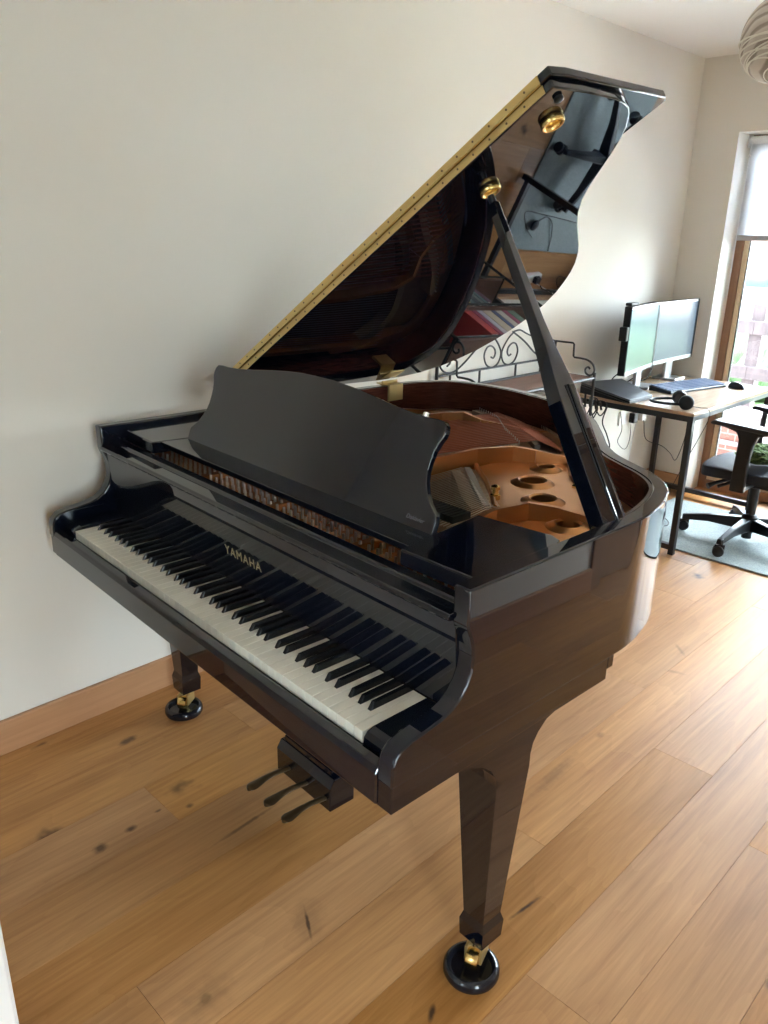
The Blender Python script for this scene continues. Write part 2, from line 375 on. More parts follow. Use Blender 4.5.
def tag(o, label, cat, group=None, kind=None):
    o['label'] = label; o['category'] = cat
    if group: o['group'] = group
    if kind: o['kind'] = kind
    return o
def empty(name, loc=(0, 0, 0), rz=0.0):
    o = bpy.data.objects.new(name, None); COL.objects.link(o); o.location = loc; o.rotation_euler = (0, 0, rz); o.empty_display_size = 0.1
    return o
def struct(o): o['kind'] = 'structure'; return o
def dup(o, parent=None):
    c = o.copy(); COL.objects.link(c)
    if parent: c.parent = parent
    for ch in list(o.children): dup(ch, c)
    return c
def catmull(P, n=8, closed=False):
    P = [Vector(p) for p in P]; out = []
    m = len(P)
    for i in range(m if closed else m - 1):
        p0 = P[(i - 1) % m] if (closed or i > 0) else P[0] * 2 - P[1]
        p1 = P[i]; p2 = P[(i + 1) % m]
        p3 = P[(i + 2) % m] if (closed or i + 2 < m) else P[-1] * 2 - P[-2]
        for k in range(n):
            t = k / n
            out.append(0.5 * ((2 * p1) + (-p0 + p2) * t + (2 * p0 - 5 * p1 + 4 * p2 - p3) * t * t + (-p0 + 3 * p1 - 3 * p2 + p3) * t ** 3))
    if not closed: out.append(P[-1])
    return out

# ------------------------------------------------------------------ camera
cam = bpy.data.cameras.new('camera'); camo = bpy.data.objects.new('camera', cam); COL.objects.link(camo)
ya, pi_, ro = 0.7750214, -0.34138394, 0.02112736
fw = Vector((-sin(ya) * cos(pi_), cos(ya) * cos(pi_), sin(pi_))); rt = Vector((cos(ya), sin(ya), 0)); up = rt.cross(fw)
R2 = cos(ro) * rt + sin(ro) * up; U2 = -sin(ro) * rt + cos(ro) * up
mw = Matrix(((R2.x, U2.x, -fw.x, 1.42737726), (R2.y, U2.y, -fw.y, -0.82515264), (R2.z, U2.z, -fw.z, 1.53979528), (0, 0, 0, 1)))
camo.matrix_world = mw
cam.sensor_fit = 'VERTICAL'; cam.sensor_height = 36.0; cam.sensor_width = 27.0
cam.lens = 788.735 * 36.0 / 1024.0
cam.clip_start = 0.02; cam.clip_end = 200
SC.camera = camo

# ------------------------------------------------------------------ room shell
def build_floor():
    W, Lp = 0.19, 1.907
    offs = {0: 0.9, 1: 1.2, 2: 0.45, 3: 0.05, 4: 0.95, 5: 0.553, 6: -0.287, 7: 0.698, 8: 1.315, 9: 0.34, 10: 1.1, 11: 0.02, 12: 0.75, 13: 1.5, 14: 0.2}
    v = []; f = []; cols = []; g = 0.0006; dz = 0.0022
    for k in range(0, 22):
        x0 = -0.955 + W * k; x1 = x0 + W
        x0 = max(x0, XW - 0.02); x1 = min(x1, XH + 0.02)
        if x1 <= x0: continue
        o = offs.get(k, 0.3)
        ys = [o + Lp * j for j in range(-4, 4)]
        ys = [YB - 0.05] + [y for y in ys if YB < y < 4.2] + [4.22]
        for a, b_ in zip(ys[:-1], ys[1:]):
            c = (random.random(), random.random(), random.random())
            i = len(v)
            v += [(x0 + g, a + g, 0), (x1 - g, a + g, 0), (x1 - g, b_ - g, 0), (x0 + g, b_ - g, 0)]
            v += [(x0, a, -dz), (x1, a, -dz), (x1, b_, -dz), (x0, b_, -dz)]
            for q in ((0, 1, 2, 3), (4, 5, 1, 0), (5, 6, 2, 1), (6, 7, 3, 2), (7, 4, 0, 3)):
                f.append([i + t for t in q]); cols.append(c)
    # the ground under the planks, so the slab has thickness
    i = len(v); X0, X1, Y0, Y1 = XW - 0.02, XH + 0.02, YB - 0.05, 4.22
    v += [(x, y, z) for z in (-0.12, -0.003) for (x, y) in ((X0, Y0), (X1, Y0), (X1, Y1), (X0, Y1))]
    for q in ((3, 2, 1, 0), (4, 5, 6, 7), (0, 1, 5, 4), (1, 2, 6, 5), (2, 3, 7, 6), (3, 0, 4, 7)):
        f.append([i + t for t in q]); cols.append((0.5, 0.5, 0.5))
    me = bpy.data.meshes.new('floor'); me.from_pydata(v, [], f)
    ca = me.color_attributes.new('plank', 'FLOAT_COLOR', 'CORNER')
    for p in me.polygons:
        for li in p.loop_indices: ca.data[li].color = (*cols[p.index], 1)
    me.materials.append(M['oak_floor'])
    o = bpy.data.objects.new('floor', me); COL.objects.link(o); return struct(o)
build_floor()

WX0, WX1, WTOP = -0.577, 1.76, 2.098        # patio door opening in the end wall
T = 0.30
struct(MB().box(XW - T, XW, YB - T, YW + T, -0.12, H + 0.1).build('wall_left', M['wall']))
we = MB().box(XW - T, WX0, YW, YW + T, -0.12, H + 0.1).box(WX1, XR + T, YW, YW + T, -0.12, H + 0.1).box(WX0, WX1, YW, YW + T, WTOP, H + 0.1)
struct(we.build('wall_end', M['wall_end']))
# right wall with a tall unseen window near the camera, added for its light, and an oak door farther on
RS0, RS1 = -1.45, -0.80
DR0, DR1 = 2.20, 3.06
wr = MB()
wr.box(XH, XH + T, YB - T, RS0, -0.12, H + 0.1).box(XH, XH + T, RS0, RS1, 2.1, H + 0.1).box(XH, XH + T, RS1, YH + T, -0.12, H + 0.1)
wr.box(XR, XH, YH, YH + T, -0.12, H + 0.1).box(XR, XR + T, YH + T, DR0, -0.12, H + 0.1)
wr.box(XR, XR + T, DR0, DR1, 2.04, H + 0.1).box(XR, XR + T, DR1, YW + T, -0.12, H + 0.1).box(XR + 0.12, XR + T, DR0, DR1, -0.12, 2.04)
struct(wr.build('wall_right', M['wall']))
JX = 0.361
wf = MB().box(XW - T, JX - 0.012, YB - T, YJ - 0.012, -0.12, H + 0.1)
struct(wf.build('wall_front', M['wall']))
# white lining and architrave at the opening the photograph is taken from
struct(MB().box(JX - 0.012, JX, YJ - 0.16, YJ, 0, H).box(JX - 0.075, JX - 0.012, YJ - 0.012, YJ + 0.006, 0, H).build('trim_1', M['white'], bevel=0.003))
BW0, BW1 = 0.85, 1.35
wb = MB().box(JX - 0.2, BW0, YB - T, YB, -0.12, H + 0.1).box(BW1, XH + T, YB - T, YB, -0.12, H + 0.1).box(BW0, BW1, YB - T, YB, -0.12, 0.85).box(BW0, BW1, YB - T, YB, 2.1, H + 0.1)
struct(wb.build('wall_back', M['wall']))
struct(MB().box(XW - T, XH + T, YB - T, YW + T, H, H + 0.2).build('ceiling', M['ceil']))

def skirt(name, x0, x1, y0, y1, h, m):
    return struct(MB().box(x0, x1, y0, y1, 0.0, h).build(name, m, bevel=0.004))
skirt('baseboard_left', XW, XW + 0.018, YJ, YW, 0.112, M['oak_trim'])
skirt('baseboard_end', XW + 0.018, WX0, YW - 0.018, YW, 0.112, M['oak_trim_x'])
skirt('baseboard_right', XR - 0.018, XR, YH - 0.018, DR0 - 0.07, 0.112, M['oak_trim'])
skirt('baseboard_alcove', XR, XH, YH - 0.018, YH, 0.112, M['oak_trim_x'])
skirt('baseboard_front', XW + 0.018, JX - 0.075, YJ - 0.012, YJ + 0.006, 0.112, M['oak_trim_x'])

# window_1: patio door (timber frame, glass) in the end wall
FY = YW + 0.195
def window_unit(name, loc, w, h, rz, sill=None, mull=2, fm='oak_frame', fw_=0.045):
    """frame in local x (width) / z (height), inside face towards -y"""
    r = empty(name, loc, rz); r['kind'] = 'structure'
    fr = MB().box(0, fw_, 0, 0.06, 0, h).box(w - fw_, w, 0, 0.06, 0, h).box(fw_, w - fw_, 0, 0.06, h - fw_, h).box(fw_, w - fw_, 0, 0.06, 0, 0.06)
    for i in range(1, mull): fr.box(w * i / mull - 0.035, w * i / mull + 0.035, 0, 0.06, 0.06, h - fw_)
    fr.build('window_frame', M[fm], r, bevel=0.003)
    be = MB()
    for i in range(mull):
        a = fw_ if i == 0 else w * i / mull + 0.035
        b = w - fw_ if i == mull - 1 else w * (i + 1) / mull - 0.035
        be.box(a, a + 0.028, 0.015, 0.045, 0.06, h - fw_).box(b - 0.028, b, 0.015, 0.045, 0.06, h - fw_)
        be.box(a + 0.028, b - 0.028, 0.015, 0.045, 0.06, 0.088).box(a + 0.028, b - 0.028, 0.015, 0.045, h - fw_ - 0.028, h - fw_)
    be.build('glazing_bead', M['oak_light'] if fm == 'oak_frame' else M['white'], r, bevel=0.002)
    for i in range(mull):
        a = fw_ if i == 0 else w * i / mull + 0.035
        b = w - fw_ if i == mull - 1 else w * (i + 1) / mull - 0.035
        MB().box(a + 0.026, a + 0.034, 0.022, 0.04, 0.07, h - fw_ - 0.02).box(b - 0.034, b - 0.026, 0.022, 0.04, 0.07, h - fw_ - 0.02).build('glazing_seal', M['rubber'], r)
        MB().box(a + 0.02, b - 0.02, 0.029, 0.033, 0.075, h - fw_ - 0.02).build('window_pane', M['glass'], r)
    return r
window_unit('window_1', (WX0, FY, 0.0), WX1 - WX0, WTOP, 0.0, mull=3)
window_unit('added_window_2', (BW1, YB - 0.12, 0.85), BW1 - BW0, 1.25, pi, mull=2, fm='white')  # unseen window behind the camera, added and sized for its light
window_unit('added_window_3', (XH + 0.12, RS1, 0.0), RS1 - RS0, 2.1, -pi / 2, mull=2, fm='white')  # unseen window, added to brighten the left wall through the opening
struct(MB().box(BW0 - 0.04, BW1 + 0.04, YB - 0.12, YB + 0.04, 0.82, 0.85).build('trim_2', M['white'], bevel=0.004))

# door_1 in the right wall
d = empty('door_1', (XR, DR0, 0)); d['kind'] = 'structure'
MB().box(-0.012, 0.0, -0.07, 0.0, 0, 2.11).box(-0.012, 0.0, DR1 - DR0, DR1 - DR0 + 0.07, 0, 2.11).box(-0.012, 0.0, 0, DR1 - DR0, 2.04, 2.11).box(0, 0.12, 0.0, 0.03, 0, 2.04).box(0, 0.12, DR1 - DR0 - 0.03, DR1 - DR0, 0, 2.04).box(0, 0.12, 0.03, DR1 - DR0 - 0.03, 2.01, 2.04).build('door_frame', M['oak_door'], d, bevel=0.003)
lf = MB().box(0.03, 0.07, 0.032, DR1 - DR0 - 0.032, 0.006, 2.008)
lf.build('door_leaf', M['oak_door'], d, bevel=0.003)
MB().lathe([(0.024, 0), (0.024, 0.008)], (0.03, 0.10, 1.0), 20, (-1, 0, 0)).tube([(0.024, 0.10, 1.0), (-0.02, 0.10, 1.0), (-0.022, 0.21, 1.0)], 0.008).build('door_handle', M['steel'], d, smooth=40)

# roller blind on the patio door
bl = tag(empty('roller_blind', (0, 0, 0)), 'white fabric roller blind pulled halfway down over the patio door', 'blind')
BY = YW + 0.155
MB().box(WX0 + 0.012, WX1 - 0.012, BY - 0.001, BY + 0.001, 1.56, 2.06).build('blind_fabric', M['blind'], bl)
MB().box(WX0 + 0.012, WX1 - 0.012, BY - 0.008, BY + 0.008, 1.532, 1.562).build('bottom_bar', M['blind_bar'], bl, bevel=0.003)
MB().lathe([(0.021, 0), (0.021, WX1 - WX0 - 0.024)], (WX0 + 0.012, BY, 2.068), 20, (1, 0, 0)).build('roller_tube', M['plastic_white'], bl, smooth=40)
for x_ in (WX0 + 0.002, WX1 - 0.010): MB().box(x_, x_ + 0.008, BY - 0.026, BY + 0.026, 2.03, 2.097).build('bracket', M['plastic_white'], bl, bevel=0.002)
MB().tube([(WX0 + 0.03, BY - 0.03, 2.06), (WX0 + 0.028, BY - 0.032, 1.99), (WX0 + 0.026, BY - 0.034, 1.2)], 0.0025, 6).sphere((WX0 + 0.028, BY - 0.032, 1.985), 0.008, 12, 8).build('pull_chain', M['plastic_white'], bl, smooth=50)

# ================================================================== PIANO (own frame, turned by -PHI)
P = empty('grand_piano', (0, 0, 0), -PHI)
tag(P, 'glossy black baby grand piano with open lid and music desk beside the cream wall', 'piano')
ZT, ZB = 1.002, 0.703
ctrl = [(-.722, .60), (-.722, .8), (-.720, 1.02), (-.714, 1.22), (-.700, 1.36), (-.648, 1.475), (-.58, 1.53), (-.50, 1.557), (-.41, 1.568), (-.32, 1.566), (-.22, 1.55), (-.12, 1.523), (-.02, 1.475), (.06, 1.425), (.13, 1.365), (.20, 1.285), (.27, 1.2), (.335, 1.12), (.40, 1.062), (.468, 1.022), (.54, .985), (.60, .940), (.645, .885), (.675, .82), (.692, .765), (.706, .705), (.7125, .655), (.714, .60)]
RIM = [Vector((p.x, p.y, 0)) for p in catmull([(a, b, 0) for a, b in ctrl], 6)]
def offset(path, d_):
    out = []
    for i, p in enumerate(path):
        a = path[max(0, i - 1)]; b = path[min(len(path) - 1, i + 1)]
        t = (b - a).normalized(); nrm = Vector((t.y, -t.x, 0))      # to the right of travel = inside (path runs bass -> tail -> treble)
        out.append(p + nrm * d_)
    return out
RIN = offset(RIM, 0.036)
def ring(mb, outer, inner, z0, z1, cap_ends=True):
    n = len(outer); b = len(mb.v)
    for i in range(n):
        o, q = outer[i], inner[i]
        mb.v += [(o.x, o.y, z0), (o.x, o.y, z1), (q.x, q.y, z1), (q.x, q.y, z0)]
    for i in range(n - 1):
        for k in range(4):
            k2 = (k + 1) % 4
            mb.f.append([b + 4 * i + k, b + 4 * i + k2, b + 4 * (i + 1) + k2, b + 4 * (i + 1) + k]); mb.mi.append(mb.cur)
    if cap_ends:
        mb.f.append([b + 3, b + 2, b + 1, b]); mb.mi.append(mb.cur)
        e = b + 4 * (n - 1); mb.f.append([e, e + 1, e + 2, e + 3]); mb.mi.append(mb.cur)
arm = [(.60, ZT), (.131, ZT), (.131, .938), (.134, .926), (.141, .912), (.147, .892), (.149, .868), (.146, .846), (.138, .826), (.124, .808), (.104, .794), (.078, .785), (.045, .780), (.012, .776), (-.012, .769), (-.026, .757), (-.032, .740), (-.033, ZB), (.60, ZB)]
rim = MB(); ring(rim, RIM, RIN, ZB, ZT, cap_ends=False)
def cheek(xo, xi, yj):
    n = len(arm); tp_ = (.014 if xo > 0 else -.009)
    v = [(xo + tp_ * (.60 - a), a, b) for a, b in arm] + [(xi + tp_ * (.60 - a), a, b) for a, b in arm]
    fs = [tuple(range(n)), tuple(reversed(range(n, 2 * n)))] + [(i, i + 1, n + i + 1, n + i) for i in range(n - 1)]
    rim.add(v, fs)
cheek(RIM[-1].x, RIN[-1].x, .60)
cheek(RIM[0].x, RIN[0].x, .60)
rim.build('rim', M['black'], P, smooth=30, bevel=0.004, weld=True)
lin = MB(); ring(lin, offset(RIM, 0.0355), offset(RIM, 0.043), 0.84, ZT - 0.0015)
lin.build('inner_rim', M['mahogany'], P, smooth=30)['label'] = 'red brown mahogany lining of the rim'
# keybed, key slip, key blocks
kb_ = MB().prism([(-.724, -.030), (.7195, -.030), (.711, .60), (-.719, .60)], .650, .7035, 'z')
kb_.box(-.719, .711, .60, .622, .674, .7035)
kb_.build('keybed', M['black'], P, bevel=0.002)
MB().prism([(-.034, .652), (-.034, .712), (-.028, .722), (-.008, .724), (-.008, .652)], -.690, .686, 'x').build('key_slip', M['black'], P, bevel=0.003)
for s in (-1, 1):
    MB().prism([(-.030, .70), (-.030, .712), (-.004, .714), (-.002, .733), (.006, .742), (.020, .746), (.150, .748), (.150, .70)], min(s * .6165, s * .6865), max(s * .6165, s * .6865), 'x').build('key_block', M['black'], P, bevel=0.004)
# keys ------------------------------------------------------------
KW, ZK = 1.225 / 52, .740
bpos = []                              # black keys: x centre
seq = [1, 0] + [1, 1, 0, 1, 1, 1, 0] * 7       # after each white key from A0: is there a black key to its right
# A0 B0 | C D E F G A B ...
whites = ['A', 'B'] + list('CDEFGAB') * 7 + ['C']
sh = {'C': -.0028, 'D': .0028, 'F': -.0038, 'G': 0.0, 'A': .0038}
has = {'C', 'D', 'F', 'G', 'A'}
for i, wn in enumerate(whites):
    if wn in has and i < 51: bpos.append((-.6125 + (i + 1) * KW + sh[wn], i))
BH = .0052
def white_mesh(i):
    x0 = -.6125 + i * KW + .0005; x1 = -.6125 + (i + 1) * KW - .0005
    l = x0; r = x1
    for (bx, k) in bpos:
        if k == i: r = min(r, bx - BH - .0012)
        if k == i - 1: l = max(l, bx + BH + .0012)
    yf, yb, ys = 0.0, .156, .0505
    poly = [(x0, yf), (x1, yf), (x1, ys), (r, ys), (r, yb), (l, yb), (l, ys), (x0, ys)]
    q = []
    for p in poly:
        if not q or (abs(p[0] - q[-1][0]) + abs(p[1] - q[-1][1])) > 1e-7: q.append(p)
    mb = MB().prism(q, .716, ZK, 'z')
    return mb
for i in range(52):
    white_mesh(i).build('white_key', M['ivory'], P, bevel=0.0009, segs=2)
def black_mesh(bx):
    mb = MB(); y0, y1 = .0515, .156; z0, z1 = .735, .7525
    w0, w1 = .0055, .0047
    vs = [(bx - w0, y0, z0), (bx + w0, y0, z0), (bx + w0, y1, z0), (bx - w0, y1, z0),
          (bx - w1 + .0006, y0 + .010, z1 - .0006), (bx + w1 - .0006, y0 + .010, z1 - .0006), (bx + w1, y1, z1), (bx - w1, y1, z1)]
    mb.add(vs, [(3, 2, 1, 0), (4, 5, 6, 7), (0, 1, 5, 4), (1, 2, 6, 5), (2, 3, 7, 6), (3, 0, 4, 7)])
    return mb
for bx, k in bpos:
    black_mesh(bx).build('black_key', M['ebony'], P, bevel=0.0011, segs=2)
# fallboard -------------------------------------------------------
fb = [(.1565, .742), (.1400, .929), (.136, .9335), (.130, .9345), (.124, .9355), (.121, .939), (.1215, .944), (.125, .9475), (.162, .948), (.164, .953), (.168, .955), (.190, .955), (.193, .952), (.193, .915), (.172, .905), (.172, .742)]
fbo = MB().prism(fb, -.684, .685, 'x').build('fallboard', M['black'], P, bevel=0.0015)
hb = MB()
for i in range(34):
    x = -.655 + i * .0392
    hb.box(x, x + .026, .1375, .142, .9245, .9285)
hb.build('fallboard_hinge', M['dark'], fbo)
fc = bpy.data.curves.new('maker_lettering', 'FONT'); fc.body = 'YAMAHA'; fc.size = .033; fc.extrude = .0004; fc.align_x = 'CENTER'; fc.space_character = 1.2
fo = bpy.data.objects.new('maker_lettering', fc); COL.objects.link(fo); fo.parent = fbo; fo.location = (.012, .1496, .812); fo.rotation_euler = (radians(90) + .088, 0, 0); fo['label'] = 'gold lettering'
fc.materials.append(M['gold_leaf'])
def text_to_mesh(o):
    bpy.context.view_layer.update(); me = bpy.data.meshes.new_from_object(o.evaluated_get(bpy.context.evaluated_depsgraph_get()))
    n_, par, mat_, lab = o.name, o.parent, o.matrix_basis.copy(), o.get('label')
    bpy.data.objects.remove(o); m = bpy.data.objects.new(n_, me); COL.objects.link(m); m.parent = par; m.matrix_basis = mat_
    if lab: m['label'] = lab
    return m
text_to_mesh(fo)
# desk rail blocks and shelf -------------------------------------
for s in (-1, 1):
    poly = [(.493, .190), (.676, .197), (.668, .440), (.655, .462), (.630, .472), (.458, .446)]
    poly = [(s * a, b) for a, b in poly]
    if s < 0: poly = poly[::-1]
    MB().prism(poly, .955, .9875, 'z').build('desk_rail_block', M['black'], P, bevel=0.004)
MB().prism([(.214, .986), (.224, .966), (.300, .966), (.300, .986)], -.492, .492, 'x').box(-.47, .47, .2985, .325, .958, .978).build('music_desk_shelf', M['black'], P, bevel=0.002)
# music desk panel
tilt = radians(21)
half = [(0, .252), (.06, .2515), (.12, .2475), (.19, .240), (.26, .231), (.33, .2245), (.375, .2225), (.405, .2235), (.424, .222), (.433, .214), (.436, .203), (.435, .192), (.428, .178), (.421, .160), (.419, .14), (.419, .118), (.424, .098), (.434, .079), (.448, .060), (.463, .048), (.474, .040), (.478, .030), (.478, .0)]
outl = [(-a, b) for a, b in half[::-1]][:-1] + half
dpy = lambda x, vv, w: (x, .288 + vv * sin(tilt) + w * cos(tilt), .983 + vv * cos(tilt) - w * sin(tilt))
mbd = MB(); n = len(outl)
mbd.add([dpy(a, b, 0) for a, b in outl] + [dpy(a, b, .014) for a, b in outl], [tuple(range(n)), tuple(reversed(range(n, 2 * n)))] + [(i, n + i, n + (i + 1) % n, (i + 1) % n) for i in range(n)])
mdk = mbd.build('music_desk', M['black'], P, smooth=40, bevel=0.0018)
MB().add([dpy(a, b, w) for w in (.014, .024) for (a, b) in ((-.30, .02), (.30, .02), (.30, .05), (-.30, .05))], [(0, 1, 2, 3), (7, 6, 5, 4), (4, 5, 1, 0), (5, 6, 2, 1), (6, 7, 3, 2), (7, 4, 0, 3)]).build('rear_batten', M['black'], mdk)
for xs in (-.2, .2):
    a_, b_ = Vector(dpy(xs, .17, .016)), Vector((xs, .40, .965))
    MB().tube([a_, b_], .006, 8).build('strut', M['brass_old'], mdk)
MB().lathe([(.006, 0), (.006, .008), (.004, .010)], dpy(.365, .2225, .006), 14, (0, sin(tilt), cos(tilt))).build('catch_pin', M['steel'], mdk, smooth=40)
ft = bpy.data.curves.new('desk_lettering', 'FONT'); ft.body = 'Disklavier'; ft.size = .0125; ft.extrude = .0003; ft.shear = .3; ft.align_x = 'CENTER'
fto = bpy.data.objects.new('desk_lettering', ft); COL.objects.link(fto); fto.parent = mdk; fto.location = dpy(.424, .018, -.0006); fto.rotation_euler = (radians(90) - tilt, 0, 0)
ft.materials.append(M['grey_print']); fto['label'] = 'small silver script on the music desk'; text_to_mesh(fto)
# soundboard and plate -------------------------------------------
INN = offset(RIM, 0.044)
poly = [(p.x, p.y) for p in INN]
poly = [(-.68, .34)] + [q for q in poly if q[1] > .36] + [(.68, .34)]
MB().prism(poly[::-1], .855, .865, 'z').build('soundboard', M['spruce'], P)
def holed(outer, holes, z0, z1):
    bm = bmesh.new()
    def loop(pts):
        vs = [bm.verts.new((a, b, z1)) for a, b in pts]
        return [bm.edges.new((vs[i], vs[(i + 1) % len(vs)])) for i in range(len(vs))]
    es = loop(outer)
    for h in holes: es += loop(h)
    bmesh.ops.triangle_fill(bm, use_beauty=True, use_dissolve=False, edges=es)
    r = bmesh.ops.extrude_face_region(bm, geom=bm.faces[:])
    for e in r['geom']:
        if isinstance(e, bmesh.types.BMVert): e.co.z = z0
    bmesh.ops.recalc_face_normals(bm, faces=bm.faces)
    mb = MB(); bm.verts.index_update()
    mb.add([v.co[:] for v in bm.verts], [[v.index for v in f.verts] for f in bm.faces]); bm.free(); return mb
circ = lambda c, r, n=28: [(c[0] + r * cos(2 * pi * i / n), c[1] + r * sin(2 * pi * i / n)) for i in range(n)]
HOLES = [((.172, 1.070), .021), ((.231, .932), .034), ((.345, .828), .031), ((.497, .722), .027)]
bent = [(p.x, p.y) for p in offset(RIM, .05) if p.x > .13 and p.y > .60]          # along the bentside, tail to treble
field = [(.665, .60), (.665, .47), (.40, .47), (.355, .56), (.318, .64), (.305, .685), (.245, .748), (.15, .835), (.06, .903), (.03, .93), (.045, 1.12), (.10, 1.25)] + bent
pl = holed(field, [circ(c, r) for c, r in HOLES], .893, .905)
for c, r in HOLES:
    pl.lathe([(r, -.03), (r, .006), (r + .005, .010), (r + .012, .007), (r + .026, .0)], (c[0], c[1], .905), 32, cap=False)
# raised edge that follows the bentside
be_o = [Vector((a, b, 0)) for a, b in bent]; be_i = offset(be_o, .045)
ring(pl, be_o, be_i, .893, .917)
# pin block web with openings towards the keys
pl.box(-.676, .668, .215, .47, .893, .905)
# tail band with hitch pins
tail = [p for p in offset(RIM, .05) if p.y > 1.02 and p.x < .19]
ring(pl, tail, offset(tail, .05), .885, .899)
# struts: C, A, B
def rib(path, th, z0):
    """path = [(x, y, ztop)]: an upright cast rib"""
    n = len(path)
    for i in range(n - 1):
        (xa, ya_, za), (xb, yb, zb) = path[i], path[i + 1]
        t = Vector((xb - xa, yb - ya_, 0)).normalized(); nn = Vector((t.y, -t.x, 0)) * th / 2
        vs = [(xa - nn.x, ya_ - nn.y, z0), (xa + nn.x, ya_ + nn.y, z0), (xb + nn.x, yb + nn.y, z0), (xb - nn.x, yb - nn.y, z0),
              (xa - nn.x * .7, ya_ - nn.y * .7, za), (xa + nn.x * .7, ya_ + nn.y * .7, za), (xb + nn.x * .7, yb + nn.y * .7, zb), (xb - nn.x * .7, yb - nn.y * .7, zb)]
        pl.add(vs, [(3, 2, 1, 0), (4, 5, 6, 7), (0, 1, 5, 4), (1, 2, 6, 5), (2, 3, 7, 6), (3, 0, 4, 7)])
rib([(-.03, .45, .935), (.015, .70, .958), (.008, .95, .952), (.055, 1.06, .951), (.11, 1.10, .944), (.175, 1.16, .928), (.24, 1.215, .915)], .020, .893)
rib([(.375, .45, .925), (.378, .60, .945), (.402, .69, .948), (.455, .735, .940), (.52, .775, .925), (.60, .84, .912)], .020, .893)
rib([(-.46, .45, .935), (-.41, 1.0, .955), (-.375, 1.20, .958), (-.335, 1.27, .958), (-.27, 1.29, .940), (-.21, 1.335, .928), (-.12, 1.47, .9)], .020, .87)
rib([(-.62, .45, .93), (-.62, 1.15, .94), (-.60, 1.40, .90)], .020, .87)
pl.tube([(.03, .93, .909), (.06, .903, .909), (.15, .835, .909), (.245, .748, .909), (.305, .685, .909)], .008, 8)
pl.build('iron_plate', M['gold'], P, smooth=35)['label'] = 'bronze coloured cast iron frame with round holes'
MB().lathe([(.013, 0), (.013, .012), (.008, .014), (.008, .024), (.012, .026), (.012, .034), (.004, .038)], (.256, .747, .905), 20).build('plate_bolt', M['brass'], P, smooth=40)
for (bx, by) in ((.62, .62), (.33, .99), (.10, 1.19), (.45, .60)):
    MB().lathe([(.010, 0), (.010, .006), (.005, .010)], (bx, by, .905), 16).build('plate_bolt', M['brass'], P, smooth=40)
# strings: bass (wound copper) and treble (steel)
bs = [(-.40 + .34 * i / 20, i) for i in range(21)]
for x, i in bs:
    t = i / 20
    a = Vector((-.43 + t * .27, .47, .934)); b = Vector((-.335 + t * .335, 1.45 - t * .20, .930)); c_ = Vector((-.30 + t * .38, 1.525 - t * .24 + .02 * sin(t * pi), .902))
    MB().tube([a, b, c_], [.0026, .0026, .0012], 6, cap=False).build('bass_string', M['copper'], P)
for i in range(30):
    t = i / 29
    x0 = .062 + t * .272
    yh = .900 - (.900 - .690) * t
    MB().tube([(x0 - .004 + .02 * t, .47, .921), (x0 - .01 + .004 * t, yh - .06, .923), (x0, yh - .006, .908)], .0011, 5, cap=False).build('treble_string', M['steel'], P)
st = MB()
for i in range(60):
    t = i / 59; st.tube([(-.60 + t * .42, .47, .918), (-.64 + t * .60, 1.26 - t * .12 + .05 * sin(pi * t), .912)], .0007, 5, cap=False)
for i in range(40):
    t = i / 39; st.tube([(.395 + t * .24, .47, .918), (.41 + t * .22, .62 - t * .05, .910)], .0007, 5, cap=False)
so = st.build('tenor_strings', M['steel'], P); so['kind'] = 'stuff'
# bridges, felts, dampers
bc = catmull([(-.42, 1.45, 0), (-.30, 1.40, 0), (-.17, 1.29, 0), (-.02, 1.18, 0)], 8)
br = MB(); ring(br, bc, offset(bc, .028), .865, .927); br.build('bridge', M['maple'], P)
bc2 = catmull([(-.66, 1.15, 0), (-.55, 1.28, 0), (-.43, 1.30, 0), (-.25, 1.25, 0), (-.10, 1.10, 0)], 8); br = MB(); ring(br, bc2, offset(bc2, .03), .865, .910); br.build('bridge', M['maple'], P)
bc3 = catmull([(.055, .835, 0), (.14, .765, 0), (.225, .69, 0), (.31, .635, 0)], 8); br = MB(); ring(br, bc3, offset(bc3, .026), .865, .918); br.build('bridge', M['maple'], P)
fe = MB()
fc3 = catmull([(.058, .872, 0), (.145, .80, 0), (.238, .722, 0), (.31, .663, 0)], 8); ring(fe, fc3, offset(fc3, .018), .908, .921); fe.build('string_felt', M['felt'], P); fe = MB()
fc1 = catmull([(-.31, 1.505, 0), (-.20, 1.44, 0), (-.10, 1.35, 0), (.0, 1.27, 0)], 8); ring(fe, fc1, offset(fc1, .018), .892, .908)
fe.build('string_felt', M['felt'], P)
pin = MB().lathe([(.0016, 0), (.0016, .013)], (0, 0, 0), 8).build('bridge_pin', M['steel'], P)
pins = []
for i in range(46):
    t = i / 45; q = bc[int(t * (len(bc) - 1))]; pins.append((q.x + .012, q.y - .010, .925))
for i in range(46):
    t = i / 45; pins.append((-.335 + t * .43, 1.545 - t * .235 + .055 * sin(t * pi) - .01, .897))
for k, q in enumerate(pins):
    o = pin if k == 0 else dup(pin, P)
    o.location = q
for i in range(22):
    x = .075 + i * .0128; MB().box(x, x + .0095, .485, .545, .926, .942).build('damper', M['black_satin'], P)
for i in range(30):
    x = -.42 + i * .0136; MB().box(x, x + .0105, .485, .56, .940, .956).build('damper', M['black_satin'], P)
tp = MB().lathe([(.0036, 0), (.0036, .020), (.003, .024)], (0, 0, 0), 8).build('tuning_pin', M['steel'], P)
k = 0
for r_ in range(3):
    for i in range(33):
        x = -.30 + i * .0275 + r_ * .009
        o = tp if k == 0 else dup(tp, P)
        o.location = (x, .255 + r_ * .026, .905); k += 1
tq = MB()
